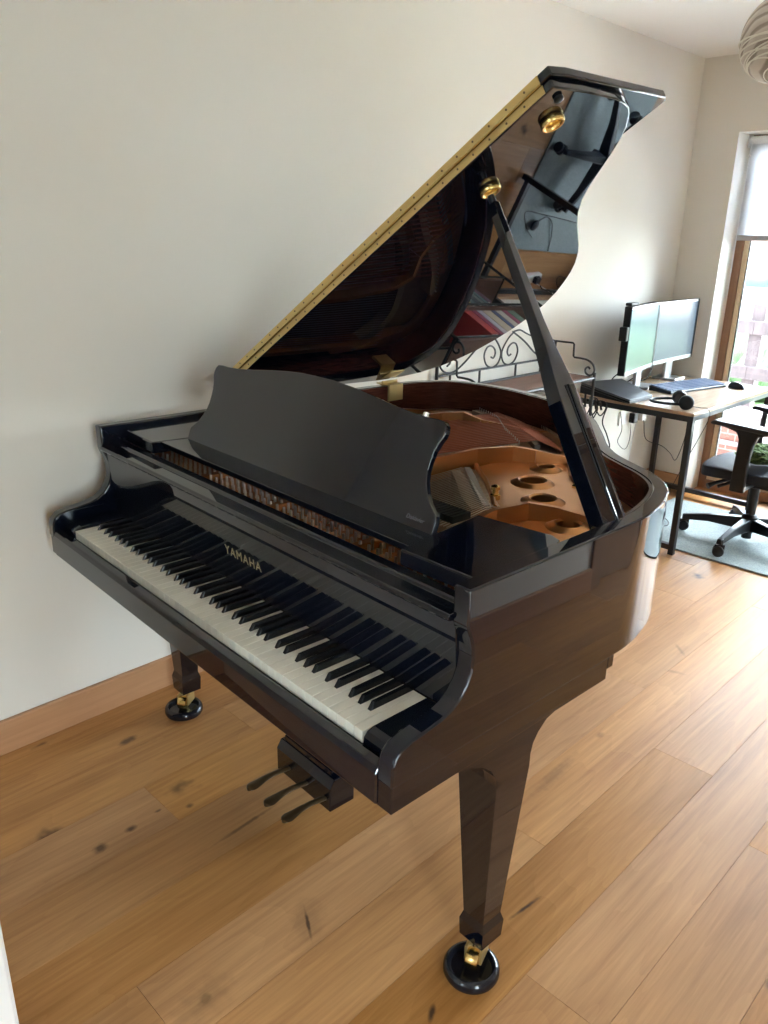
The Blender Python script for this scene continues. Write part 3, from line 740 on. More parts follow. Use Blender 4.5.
for r_ in range(4):
    for i in range(11):
        x = -.60 + i * .0265 + r_ * .007
        tq.lathe([(.0036, 0), (.0036, .021)], (x, .243 + r_ * .026, .905), 6)
tqo = tq.build('tuning_pins', M['steel'], P); tqo['kind'] = 'stuff'
MB().box(-.66, .66, .345, .365, .905, .925).build('pressure_bar', M['gold'], P, bevel=.004)
for x in (-.33, -.02, .30, .54): MB().box(x - .013, x + .013, .216, .36, .905, .922).build('plate_web', M['gold'], P, bevel=.004)

# lid --------------------------------------------------------------
TH = radians(31.8); HX, HZ = -.73, 1.012
ct, sn_ = cos(TH), sin(TH)
Lp = lambda u, y, w: (HX + u * ct - w * sn_, y, HZ + u * sn_ + w * ct)
YF = .509
lo = [(.055, YF), (1.466, YF), (1.470, .60), (1.470, .70), (1.466, .735), (1.456, .768), (1.440, .793), (1.407, .831), (1.370, .862), (1.326, .892), (1.253, .937), (1.205, .968), (1.159, 1.003), (1.107, 1.055), (1.055, 1.12), (1.001, 1.195), (.955, 1.258), (.911, 1.312), (.853, 1.373), (.80, 1.42), (.746, 1.460), (.665, 1.513), (.576, 1.555), (.48, 1.585), (.39, 1.597), (.29, 1.595), (.203, 1.578), (.13, 1.542), (.07, 1.492), (.03, 1.42), (.010, 1.34), (.003, 1.22)]
def slab(path, w0, w1):
    n = len(path); mb = MB()
    mb.add([Lp(u, y, w0) for u, y in path] + [Lp(u, y, w1) for u, y in path], [tuple(reversed(range(n))), tuple(range(n, 2 * n))] + [(i, (i + 1) % n, n + (i + 1) % n, n + i) for i in range(n)])
    return mb
lid = slab(lo, 0, .0185).build('lid', M['black'], P, smooth=30, bevel=.003)
flap = slab([(.055, YF - .004), (1.472, YF - .004), (1.478, .55), (1.481, .88), (1.472, .893), (.055, .893)], .0195, .0378).build('lid_flap', M['black'], P, smooth=30, bevel=.003)
hs = MB()
for (w0, w1, dy) in ((.0022, .0172, 0), (.0208, .0362, -.004)):
    vs = [Lp(u, y, w) for w in (w0, w1) for (u, y) in ((.13, YF + dy - .0016), (1.447, YF + dy - .0016), (1.447, YF + dy + .001), (.13, YF + dy + .001))]
    hs.add(vs, [(3, 2, 1, 0), (4, 5, 6, 7), (0, 1, 5, 4), (1, 2, 6, 5), (2, 3, 7, 6), (3, 0, 4, 7)])
hso = hs.build('piano_hinge', M['brass_sheet'], lid); hso['label'] = 'long brass hinge strip'
hs = MB().tube([Lp(.13, YF - .0045, .019), Lp(1.447, YF - .0045, .019)], .0022, 8)
hs.build('hinge_pin', M['brass'], lid)
hsc = MB()
for i in range(28):
    u = .145 + i * .0465
    for w in (.0095, .0285):
        hsc.lathe([(.0022, 0), (.0022, .0012)], Lp(u + (.012 if w > .02 else 0), YF - .0016 - (.004 if w > .02 else 0), w), 8, (0, -1, 0))
hsc.build('hinge_screws', M['brass_old'], lid)
nrm = Vector((sn_, 0, -ct))             # outward from the lid's underside
for (u, y) in ((1.392, .592), (1.178, .636)):
    MB().lathe([(.019, -.002), (.0225, 0), (.0238, .004), (.0238, .009), (.0220, .0125), (.0185, .013), (.0160, .011), (.0150, .003), (.0150, .0005)], Lp(u, y, 0), 28, nrm).build('prop_cup', M['brass'], lid, smooth=50)
MB().lathe([(.009, 0), (.009, .006), (.006, .008)], Lp(1.446, .546, 0), 16, nrm).build('rubber_buffer', M['rubber'], lid, smooth=40)
# butt hinge on the spine
for y in (1.255,):
    bh = MB().box(-.672, -.662, y - .034, y + .034, .946, 1.0025).box(-.735, -.662, y - .034, y + .034, 1.0025, 1.0055)
    bh.tube([(-.700, y - .036, 1.0105), (-.700, y + .036, 1.0105)], .0055, 10)
    vs = [Lp(u, yy, w) for w in (-.003, 0) for (u, yy) in ((.03, y - .034), (.085, y - .034), (.085, y + .034), (.03, y + .034))]
    bh.add(vs, [(3, 2, 1, 0), (4, 5, 6, 7), (0, 1, 5, 4), (1, 2, 6, 5), (2, 3, 7, 6), (3, 0, 4, 7)])
    bh.build('lid_hinge', M['brass_sheet'], lid)
# lid prop ---------------------------------------------------------
A = Vector((.668, .622, .985)); B = Vector(Lp(1.176, .633, -.006))
dr = (B - A).normalized(); yx = Vector((0, 1, 0)); yx = (yx - dr * yx.dot(dr)).normalized(); zx = dr.cross(yx).normalized()
if zx.z < 0: zx = -zx
def stick(a, b, wa, wb, ta, tb, name, off=0.0, par=P, m='black'):
    """wa, wb: widths along y; ta, tb: thicknesses"""
    vs = []
    for p, w, t_ in ((a, wa, ta), (b, wb, tb)):
        c = p + zx * off
        vs += [c - yx * w / 2 - zx * t_ / 2, c + yx * w / 2 - zx * t_ / 2, c + yx * w / 2 + zx * t_ / 2, c - yx * w / 2 + zx * t_ / 2]
    return MB().add(vs, [(3, 2, 1, 0), (4, 5, 6, 7), (0, 1, 5, 4), (1, 2, 6, 5), (2, 3, 7, 6), (3, 0, 4, 7)]).build(name, M[m], par, bevel=.002)
wl = (B - A).length
pv = MB(); secs = ((0, .080, .038), (.36, .068, .036), (.52, .034, .030), (.60, .026, .026), (1 - .03 / wl, .018, .020))
pvv = []
for (f_, w_, t_) in secs:
    c = A + dr * (wl * f_) - yx * (.012 * (1 - f_))
    pvv += [c - yx * w_ / 2 - zx * t_ / 2, c + yx * w_ / 2 - zx * t_ / 2, c + yx * w_ / 2 + zx * t_ / 2, c - yx * w_ / 2 + zx * t_ / 2]
pf = [(3, 2, 1, 0), (16, 17, 18, 19)]
for k_ in range(4): pf += [(4 * k_ + i, 4 * k_ + (i + 1) % 4, 4 * k_ + 4 + (i + 1) % 4, 4 * k_ + 4 + i) for i in range(4)]
pr = pv.add(pvv, pf).build('lid_prop', M['black'], P, bevel=.002)
MB().tube([B - dr * .045, B - dr * .012], [.009, .007], 12).build('prop_tip', M['black_satin'], pr, smooth=50)
wl = (B - A).length
mid = A + dr * (wl * .40)
stick(A + yx * .004, mid + yx * .004, .022, .018, .008, .008, 'short_prop', .0195, pr)
for s, nm in ((-1, 'slot_edge'), (1, 'slot_edge')):
    stick(A + yx * (.004 + s * .0145), mid + yx * (.004 + s * .0125), .004, .0035, .004, .004, nm, .0182, pr, 'dark')
MB().box(.655, .684, .565, .665, .955, .990).build('prop_hinge', M['brass_old'], P, bevel=.002)
# legs ---------------------------------------------------------------
def leg(cx0, cy0, cx1, cy1, cap, name='leg', ang=0.0, bracket=0):
    mb = MB()
    z_top = .652
    lerp = lambda z: (cx1 + (cx0 - cx1) * min(1, (z - .07) / (.545 - .07)), cy1 + (cy0 - cy1) * min(1, (z - .07) / (.545 - .07)))
    secs = [(.070, .0325), (.118, .0345), (.140, .0285), (.545, .0500), (z_top, .0500)]
    for (za, ha), (zb, hb_) in zip(secs[:-1], secs[1:]):
        ax_, ay_ = lerp(za); bx_, by_ = lerp(zb)
        mb.frustum((ax_, ay_, za), ha, (bx_, by_, zb), hb_)
    lo_ = mb.build(name, M['black'], P)
    if bracket:
        s = bracket; x_o = cx0 + s * .0502
        prof = [(.085, .652), (.085, .640), (.13, .638), (.175, .630), (.215, .612), (.242, .590), (.257, .565), (.263, .54), (.361, .54), (.361, .57), (.367, .595), (.381, .615), (.405, .634), (.44, .643), (.50, .645), (.50, .652)]
        MB().prism(prof, min(x_o, x_o - s * .03), max(x_o, x_o - s * .03), 'x').build('leg_bracket', M['black'], lo_, smooth=30)
    # caster: brass fork and wheel
    wx, wy = cap
    cs = MB().lathe([(.006, .052), (.006, .072)], ((cx1 + wx) / 2 + .0, (cy1 + wy) / 2, 0), 12)
    dv = Vector((cx1 - wx, cy1 - wy, 0)); dv = dv.normalized() if dv.length > .004 else Vector((0, 1, 0)); sd = Vector((-dv.y, dv.x, 0))
    for s in (-1, 1):
        cs.obox(Vector((wx, wy, .046)) + dv * .018 + sd * s * .0175, (dv, sd, Vector((0, 0, 1))), .024, .0028, .018)
    cs.obox(Vector((cx1, cy1, .0665)), (dv, sd, Vector((0, 0, 1))), .022, .0195, .0035)
    fo_ = cs.build('caster_fork', M['brass_sheet'], lo_, bevel=.0012)
    MB().lathe([(.005, -.020), (.005, -.0145), (.0205, -.014), (.022, -.010), (.022, .010), (.0205, .014), (.005, .0145), (.005, .020)], (wx, wy, .0335), 24, sd).build('caster_wheel', M['brass'], fo_, smooth=40)
    return lo_
leg(.654, .312, .637, .334, (.650, .300), bracket=1)
leg(-.662, .325, -.678, .334, (-.659, .308), bracket=-1)
leg(-.20, 1.36, -.20, 1.36, (-.20, 1.335))
# lyre ---------------------------------------------------------------
ly = MB().prism([(.335, .052), (.335, .125), (.350, .150), (.405, .150), (.420, .125), (.420, .052)], -.150, .098, 'x')
lyo = ly.build('pedal_lyre', M['black'], P, bevel=.003)
MB().box(-.135, .083, .352, .404, .150, .168).build('lyre_base_moulding', M['black'], lyo, bevel=.004)
for x in (-.075, .022):
    MB().lathe([(.019, .165), (.019, .19), (.013, .21), (.013, .60), (.019, .62), (.019, .652)], (x, .378, 0), 16).build('lyre_post', M['black'], lyo, smooth=40)
MB().box(-.12, .067, .35, .406, .628, .652).build('lyre_head', M['black'], lyo, bevel=.003)
for x in (-.10, .05):
    MB().tube([(x, .42, .10), (x, .66, .70)], .006, 8).build('lyre_brace', M['brass_old'], lyo)
for x in (-.118, -.034, .049):
    pts = catmull([(x + .018, .345, .088), (x + .016, .318, .090), (x + .010, .29, .088), (x + .003, .265, .081), (x, .245, .075), (x, .226, .073), (x, .212, .0725), (x, .206, .0725)], 6)
    pts = [Vector((p.x + .010, p.y, p.z)) for p in pts]
    rr = []
    mb = MB(); b0 = 0
    n = len(pts)
    for i, p in enumerate(pts):
        t = i / (n - 1)
        yy_ = (p.y - .2055) / .019
        hw = (.0085 + .0095 * max(0, min(1, (t - .30) / .4))) * math.sqrt(max(.01, 1 - max(0, 1 - yy_) ** 2))
        mb.v += [(p.x - hw, p.y, p.z), (p.x - hw * .6, p.y, p.z + .0045), (p.x + hw * .6, p.y, p.z + .0045), (p.x + hw, p.y, p.z), (p.x + hw * .6, p.y, p.z - .006), (p.x - hw * .6, p.y, p.z - .006)]
    for i in range(n - 1):
        for q in range(6): mb.f.append([6 * i + q, 6 * i + (q + 1) % 6, 6 * i + 6 + (q + 1) % 6, 6 * i + 6 + q]); mb.mi.append(0)
    mb.f.append([5, 4, 3, 2, 1, 0]); mb.mi.append(0); e = 6 * (n - 1); mb.f.append([e + q for q in range(6)]); mb.mi.append(0)
    mb.build('pedal', M['brass_old'], P, smooth=60)

# caster cups (each a loose thing under a caster)
Rz = Matrix.Rotation(-PHI, 4, 'Z')
def cup(cx, cy, label):
    w = Rz @ Vector((cx, cy, 0))
    o = MB().lathe([(.048, 0), (.060, .002), (.0625, .008), (.062, .018), (.057, .026), (.051, .028), (.048, .025), (.045, .0135), (.030, .0115), (.001, .0112)], (0, 0, 0), 48).build('caster_cup', M['cup'], None, smooth=45)
    o.location = w
    return tag(o, label, 'caster cup', 'caster cups under the piano')
cup(.650, .295, 'round black caster cup under the front right piano leg')
cup(-.657, .306, 'round black caster cup under the left piano leg near the wall')
cup(-.20, 1.335, 'round black caster cup under the rear piano leg')

# ================================================================== wire rack with books
RK = tag(empty('wire_rack', (0, 0, 0)), 'black wrought iron rack with scrolls and brown wooden shelves behind the piano', 'rack')
RX0, RX1, RY0, RY1 = XW + .020, -.572, 1.77, 2.68
TIERS = [.885, .615, .345, .10]
for y in (RY0, RY1):
    for x, zt in ((RX0, 1.035), (RX1, .905)):
        MB().tube([(x, y, 0), (x, y, zt)], .0075, 8).build('post', M['iron'], RK)
for z in TIERS:
    b = MB()
    for i in range(5):
        a0 = RX0 + .012 + i * (RX1 - RX0 - .024) / 5
        b.box(a0 + .001, a0 + (RX1 - RX0 - .024) / 5 - .001, RY0 + .012, RY1 - .012, z - .014, z)
    b.build('shelf', M['rack_wood'], RK)
    e = MB()
    for y in (RY0, RY1): e.tube([(RX0, y, z - .006), (RX1, y, z - .006)], .006, 6)
    for x in (RX0, RX1): e.tube([(x, RY0, z - .006), (x, RY1, z - .006)], .006, 6)
    e.build('shelf_frame', M['iron'], RK)
gal = MB(); rw = .0052
gal.tube([(RX0, RY0, .952), (RX0, RY1, .952)], rw, 6).tube([(RX0, RY0, .889), (RX0, RY1, .889)], rw, 6)
for y in (1.86, 2.07, 2.35, 2.56): gal.tube([(RX0, y, .885), (RX0, y, .952)], rw, 6)
gal.build('back_gallery', M['iron'], RK, smooth=60)
sc_ = MB(); yc = 2.226
for s in (-1, 1):
    sp = [(.095, 1.108), (.045, 1.075), (.004, 1.020), (.018, .972), (.062, .953), (.108, .968), (.130, 1.010), (.115, 1.045), (.085, 1.054), (.055, 1.038), (.047, 1.014), (.060, .996), (.078, 1.002)]
    sc_.tube([(p.x, p.y, p.z) for p in catmull([(RX0, yc + s * a_, b_) for a_, b_ in sp], 6)], .0042, 6)
    sc_.tube([(p[0], p[1], p[2]) for p in catmull([(RX0, yc + s * .095, 1.108), (RX0, yc + s * .14, 1.110), (RX0, yc + s * .20, 1.088), (RX0, yc + s * .30, 1.058), (RX0, yc + s * .40, 1.047), (RX0, yc + s * .454, 1.035)], 6)], .0042, 6)
    sc_.tube([(p[0], p[1], p[2]) for p in catmull([(RX0, yc + s * .08, 1.107), (RX0, yc + s * .18, 1.055), (RX0, yc + s * .27, .995), (RX0, yc + s * .34, .962), (RX0, yc + s * .40, .965), (RX0, yc + s * .437, .995), (RX0, yc + s * .425, 1.028), (RX0, yc + s * .385, 1.030), (RX0, yc + s * .37, 1.005), (RX0, yc + s * .39, .990)], 6)], .0045, 6)
sc_.build('scroll_work', M['iron'], RK, smooth=60)
for y in (RY0, RY1):
    pts = [(RX0, y, 1.035), (-.71, y, 1.036), (-.703, y, 1.030), (-.700, y, .972), (-.694, y, .966)] + [(p.x, y, p.z) for p in catmull([(-.66, 0, .966), (-.62, 0, .962), (-.588, 0, .945), (-.575, 0, .918), (-.583, 0, .896), (-.603, 0, .889), (-.622, 0, .898), (-.625, 0, .917), (-.612, 0, .928), (-.600, 0, .920)], 6)]
    MB().tube(pts, .005, 6).build('end_scroll', M['iron'], RK, smooth=60)

bcount = 0
def book(y, z, th, hgt, dep, col, label, lean=0.0, x=None):
    """upright book, spine towards the room"""
    r = empty('book', ((RX1 - .03) if x is None else x, y, z), 0)
    r.rotation_euler = (lean, 0, 0)
    m_ = mat('book_cover', col, .45)
    MB().box(-dep, 0, 0, .0025, 0, hgt).box(-dep, 0, th - .0025, th, 0, hgt).box(-.003, 0, .0025, th - .0025, 0, hgt).build('cover', m_, r)
    MB().box(-dep + .004, -.003, .0025, th - .0025, .003, hgt - .003).build('pages', M['paper'], r)
    return tag(r, label, 'book', 'books on the wire rack')
spec2 = [((.50, .06, .05), 'red'), ((.30, .04, .10), 'dark crimson'), ((.55, .55, .62), 'pale grey blue'), ((.62, .55, .42), 'beige'), ((.10, .14, .28), 'navy'), ((.70, .66, .58), 'cream'), ((.42, .10, .18), 'plum'), ((.16, .28, .20), 'dark green')]
y = 2.10
for i, (c, n_) in enumerate(spec2):
    th = (.052, .030, .035, .060, .028, .045, .034, .05)[i]
    book(y, TIERS[1] + .001, th, (.20, .21, .225, .215, .19, .22, .205, .20)[i], .17, c, f'{n_} book standing on the upper inner shelf of the wire rack', 0.0)
    y += th + .006
spec3 = [((.30, .10, .16), 'maroon'), ((.70, .52, .10), 'yellow'), ((.10, .18, .18), 'dark teal'), ((.06, .07, .09), 'black'), ((.22, .26, .24), 'grey green'), ((.20, .32, .34), 'blue green'), ((.25, .12, .20), 'purple')]
y = 2.16
for i, (c, n_) in enumerate(spec3):
    th = (.030, .022, .034, .026, .030, .024, .03)[i]
    book(y, TIERS[2] + .001 , th, (.20, .215, .21, .22, .20, .21, .19)[i], .19, c, f'{n_} book standing on the middle shelf of the wire rack', 0.0, -.60)
    y += th + .005
spec4 = [((.60, .22, .24), 'rose pink'), ((.35, .20, .14), 'brown'), ((.50, .48, .46), 'light grey')]
y = 2.28
for i, (c, n_) in enumerate(spec4):
    book(y, TIERS[3] + .001, .05, .20, .18, c, f'{n_} book standing on the bottom shelf of the wire rack'); y += .058

# ================================================================== desk and what is on it
DX0, DX1, DY0, DY1, DZ = -.805, -.140, 2.900, 3.935, .742
DK = tag(empty('desk', (0, 0, 0)), 'wooden topped desk with black metal frame in the corner by the window', 'desk')
MB().box(DX0, DX1, DY0, DY1, DZ - .018, DZ).build('desktop', M['desk_top'], DK, bevel=.002)
q = .028
for y0, y1 in ((DY0, DY0 + q), (DY1 - q, DY1)):
    MB().box(DX0, DX1, y0, y1, DZ - .018 - q, DZ - .018).build('end_rail', M['desk_metal'], DK)
    MB().box(DX0 + q, DX1 - q, y0, y1, .025, .025 + q).build('foot_rail', M['desk_metal'], DK)
MB().box(DX0, DX0 + q, DY0 + q, DY1 - q, DZ - .018 - q, DZ - .018).build('rear_rail', M['desk_metal'], DK)
MB().box(DX0, DX0 + q, DY0 + q, DY1 - q, .07, .07 + q * .8).build('rear_rail', M['desk_metal'], DK)
for x0 in (DX0, DX1 - q):
    for y0 in (DY0, DY1 - q):
        MB().box(x0, x0 + q, y0, y0 + q, 0, DZ - .018 - q).build('leg', M['desk_metal'], DK)
MB().box(DX1 - .02, DX1, DY0 + q, DY1 - q, DZ - .040, DZ - .018).build('front_rail', M['desk_metal'], DK)

def monitor(name, a, b, z0, z1, screen, label, foot_z, stand=0.0):
    """a, b = (x, y) of the left and right edges as seen from the room"""
    A_, B_ = Vector((a[0], a[1], 0)), Vector((b[0], b[1], 0)); w = (B_ - A_).length
    c = (A_ + B_) / 2; ang = math.atan2(B_.y - A_.y, B_.x - A_.x)
    r = tag(empty(name, (c.x, c.y, foot_z), ang), label, 'monitor', 'two monitors on the desk')
    # local x runs along the screen, the viewer is at -y
    zz0, zz1 = z0 - foot_z, z1 - foot_z; bz = .014
    MB().box(-w / 2, w / 2, 0.0, .038, zz0, zz1).box(-w / 2 + .06, w / 2 - .06, .038, .055, zz0 + .05, zz1 - .05).build('casing', M['plastic_black'], r, bevel=.004)
    MB().box(-w / 2, w / 2 - .02, -.004, 0, zz0, zz0 + .020).build('bezel', M['silver'], r)
    MB().box(-w / 2, w / 2 - .02, -.004, 0, zz1 - bz, zz1).build('bezel', M['silver'], r)
    MB().box(w / 2 - .02, w / 2, -.004, 0, zz0, zz1).build('right_bezel', M['plastic_black'], r)
    MB().box(-w / 2 + .001, w / 2 - .02, -.0025, -.0005, zz0 + .020, zz1 - bz).build('screen', screen, r)
    MB().lathe([(.008, 0), (.008, .002)], (0, -.004, zz0 + .010), 12, (0, -1, 0)).build('badge', M['plastic_white'], r)
    if stand is not None:
        MB().box(stand - .045, stand + .045, .058, .078, .012, zz0 + .16).build('stand_column', M['silver'], r, bevel=.004)
        MB().box(stand - .07, stand + .07, -.02, .13, 0.0, .014).build('stand_foot', M['silver'], r, bevel=.005)
    return r
MA = monitor('monitor', (-.545, 2.93), (-.625, 3.39), .862, 1.210, M['screen_a'], 'left monitor on the desk with a pale green screen', DZ, .21)
MBn = monitor('monitor', (-.630, 3.400), (-.640, 3.915), .864, 1.205, M['screen_b'], 'right monitor on the desk with a grey blue screen, nearer the window', DZ, .10)
wc = tag(MB().box(-.60, -.565, 2.96, 3.04, 1.2105, 1.226).build('webcam', M['plastic_black'], None, bevel=.004), 'small black webcam clipped on top of the left monitor', 'webcam')
MB().box(-.271, -.235, .0, .04, .30, .37).build('side_clip', M['plastic_black'], MA, bevel=.004)

# closed laptop on a wedge stand
def quad_slab(pts, t_):
    mb = MB(); mb.add([(p[0], p[1], p[2] - t_) for p in pts] + list(pts), [(3, 2, 1, 0), (4, 5, 6, 7), (0, 1, 5, 4), (1, 2, 6, 5), (2, 3, 7, 6), (3, 0, 4, 7)]); return mb
LPq = [(-.79, 2.93), (-.46, 2.86), (-.45, 3.08), (-.735, 3.27)]
lz = [.800, .764, .764, .790]
wedge = MB(); wb_ = [(x, y, DZ + .0005) for (x, y) in LPq]; wt = [(x, y, z - .021) for (x, y), z in zip(LPq, lz)]
wedge.add(wb_ + wt, [(3, 2, 1, 0), (4, 5, 6, 7), (0, 1, 5, 4), (1, 2, 6, 5), (2, 3, 7, 6), (3, 0, 4, 7)])
tag(wedge.build('laptop_stand', M['plastic_black'], None, bevel=.002), 'low black wedge shaped stand under the closed laptop', 'stand')
lt = tag(empty('laptop', (0, 0, 0)), 'closed dark grey laptop on a sloping stand at the left end of the desk', 'laptop')
quad_slab([(x, y, z - .010) for (x, y), z in zip(LPq, lz)], .010).build('base', M['plastic_black'], lt, bevel=.002)
quad_slab([(x, y, z) for (x, y), z in zip(LPq, lz)], .009).build('lid', mat('laptop_lid', (.06, .065, .075), .35), lt, bevel=.002)

# keyboard
kbr = tag(empty('keyboard', (-.462, 3.53, DZ + .0006), radians(78)), 'dark computer keyboard with blue grey keys on the desk below the monitors', 'keyboard')
MB().prism([(-.075, 0), (-.075, .012), (.075, .026), (.075, 0)], -.245, .245, 'x').build('body', M['kb_body'], kbr, bevel=.003)
kk = MB()
for r_ in range(6):
    y_ = -.068 + r_ * .0235; z_ = .0125 + (y_ + .075) / .15 * .014
    for i in range(22):
        x_ = -.238 + i * .0217
        if r_ == 0 and 4 <= i <= 8: continue
        kk.box(x_, x_ + .0185, y_, y_ + .020, z_ - .001, z_ + .006)
    if r_ == 0: kk.box(-.238 + 4 * .0217, -.238 + 8 * .0217 + .0185, y_, y_ + .020, z_ - .001, z_ + .006)
kk.build('keycaps', M['key_top'], kbr)
for s in (-1, 1): MB().box(s * .2 - .01, s * .2 + .01, .05, .07, -.0, .010).build('foot', M['rubber'], kbr)
# mouse
ms = tag(empty('computer_mouse', (-.285, 3.76, DZ + .0005), radians(70)), 'black computer mouse on the desk near the window', 'mouse')
MB().sphere((0, 0, .002), .03, 24, 14, (1.05, 1.75, 1.15)).build('shell', M['plastic_black'], ms, smooth=60)
for o in ms.children:
    for v in o.data.vertices:
        if v.co.z < 0: v.co.z = 0
MB().tube([(0, .028, .031), (0, .040, .027)], .005, 10).build('scroll_wheel', M['rubber'], ms)
# headphones lying on the desk
hp = tag(empty('headphones', (-.275, 2.985, DZ), radians(128)), 'black headphones lying on the near corner of the desk', 'headphones')
pts = [(-.075 * cos(a), .10 * sin(a) * 1.25, .028) for a in [radians(-8 + 196 * i / 24) for i in range(25)]]
MB().tube(pts, [.007] * 25, 8).build('headband', M['plastic_black'], hp, smooth=60)
for s in (-1, 1):
    MB().lathe([(.012, -.022), (.030, -.020), (.036, -.008), (.036, .006), (.030, .014), (.012, .016)], (s * .075, -.03, .037), 24, (s, 0.15, .1)).build('ear_cup', M['plastic_black'], hp, smooth=50)
    MB().tube([(s * .075, .0, .028), (s * .080, -.03, .037)], .006, 8).build('yoke', M['plastic_black'], hp)
hc = catmull([(-.232, 3.00, DZ + .012), (-.17, 3.03, DZ + .006), (-.130, 3.04, DZ + .002), (-.122, 3.03, DZ - .06), (-.20, 3.01, .45), (-.27, 2.97, .20), (-.33, 3.03, .03), (-.42, 3.12, .0125), (-.48, 3.22, .0125)], 8)
tag(MB().tube(hc, .0018, 6).build('hanging_wire', M['rubber'], None, smooth=60), 'thin black headphone cable hanging over the front edge of the desk', 'cable')

# cables, sockets, adapters
tag(MB().box(XW, XW + .010, 3.47, 3.62, .47, .555).box(XW + .010, XW + .013, 3.485, 3.605, .48, .545).build('wall_socket', M['plastic_white'], None, bevel=.003), 'white double wall socket nearer the piano, under the desk', 'socket', 'sockets under the desk')
tag(MB().box(XW, XW + .010, 3.64, 3.79, .47, .555).box(XW + .010, XW + .013, 3.655, 3.775, .48, .545).build('wall_socket', M['silver'], None, bevel=.003), 'steel double wall socket under the desk beside the white one', 'socket', 'sockets under the desk')
tag(MB().box(XW + .013, XW + .05, 3.575, 3.625, .475, .535).build('plug', M['plastic_black'], None, bevel=.004), 'black plug in the white wall socket under the desk', 'plug')
tag(MB().box(XW + .013, XW + .055, 3.665, 3.715, .478, .532).build('plug', M['plastic_white'], None, bevel=.004), 'white plug in the steel wall socket under the desk', 'plug')
def cable(name, pts, r, m, label, n=8):
    return tag(MB().tube(catmull(pts, n), r, 6).build(name, m, None, smooth=60), label, 'cable', 'cables under the desk')
cable('hanging_wire', [(XW + .05, 3.60, .47), (XW + .05, 3.56, .25), (XW + .06, 3.52, .10), (XW + .07, 3.45, .006)], .0030, M['plastic_white'], 'white cable dropping from the wall sockets to the floor')
cable('hanging_wire', [(XW + .055, 3.69, .48), (XW + .07, 3.72, .36), (XW + .16, 3.75, .33), (-.52, 3.55, .35), (-.35, 3.25, .40), (-.22, 3.02, .58), (-.20, 2.98, .68)], .0022, M['rubber'], 'dark cable sagging from the steel socket to the near desk leg')
cable('hanging_wire', [(-.60, 2.895, .70), (-.615, 2.89, .62), (-.58, 2.885, .56), (-.555, 2.885, .50), (-.57, 2.885, .455), (-.562, 2.885, .43)], .0035, M['rubber'], 'black cable with a small plug dangling left of the desk')
cable('hanging_wire', [(-.52, 2.89, .69), (-.50, 2.89, .60), (-.515, 2.89, .53), (-.47, 2.89, .50), (-.45, 2.89, .56), (-.455, 2.89, .66)], .0016, M['rubber'], 'thin loop of cable hanging below the near edge of the desk')
cable('hanging_wire', [(XW + .03, 3.60, .54), (XW + .04, 3.58, .66), (XW + .08, 3.50, .70)], .0025, M['rubber'], 'short black cable running up from the sockets to the desk')
tangle = MB()
for i in range(5):
    cx, cz = -.725 + i * .026, .695 - (i % 2) * .02
    cy = 2.845 + (i % 3) * .018
    pts = [(cx + (.016 + .003 * i) * cos(a) * (.7 if i % 2 else 1.1), cy + .012 * sin(2 * a), cz + (.034 + .005 * (i % 3)) * sin(a)) for a in [2 * pi * k_ / 22 for k_ in range(23)]]
    tangle.tube(pts, .0035, 6, cap=False)
for i in range(4):
    tangle.tube(catmull([(-.72 + i * .03, 2.87, .752 - .01 * i), (-.71 + i * .03, 2.855, .72), (-.70 + i * .032, 2.845, .69)], 5), .006, 6)
tag(tangle.build('cable_tangle', M['rubber'], None, smooth=60), 'tangle of black cables hanging between the wire rack and the desk', 'cables')
for (pp, nm, lb) in (([(-.655, 3.16, DZ + .14), (-.70, 3.19, DZ + .10), (-.76, 3.22, DZ + .055), (-.795, 3.24, DZ + .006)], 'hanging_wire', 'black monitor cable curving down behind the laptop'),
                     ([(-.70, 3.62, .90), (-.70, 3.56, .84), (-.70, 3.50, .77), (-.76, 3.48, DZ + .006)], 'hanging_wire', 'dark cable arching below the grey blue monitor'),
                     ([(-.70, 3.44, .885), (-.72, 3.42, .80), (-.77, 3.40, DZ + .006)], 'hanging_wire', 'short cable between the two monitors')):
    tag(MB().tube(catmull(pp, 8), .0032, 6).build(nm, M['rubber'], None, smooth=60), lb, 'cable')
ps = tag(empty('power_strip', (-.735, 3.36, 0), radians(84)), 'white power strip on the floor beneath the desk', 'power strip')
MB().box(-.12, .12, -.028, .028, .0, .036).build('body', M['plastic_white'], ps, bevel=.005)
MB().box(.04, .085, -.02, .02, .036, .066).build('plugged_adapter', M['plastic_black'], ps, bevel=.003)
ad = tag(empty('charger', (-.40, 3.17, .012), radians(30)), 'small black charger lying on the rug under the desk', 'charger')
MB().sphere((0, 0, .016), .034, 20, 12, (1, .8, .45)).build('housing', M['plastic_black'], ad, smooth=60)
MB().tube(catmull([(.03, 0, .014), (.09, .05, .006), (.10, .13, .006), (.06, .22, .006), (.0, .30, .006)], 6), .003, 6).build('lead', M['rubber'], ad, smooth=60)

# rug
rg = MB().box(-.56, 1.30, 2.985, 3.80, .0005, .010)
tag(rg.build('rug', M['rug'], None, bevel=.004), 'blue grey woven rug on the oak floor under the office chair', 'rug')
RGZ = .0102

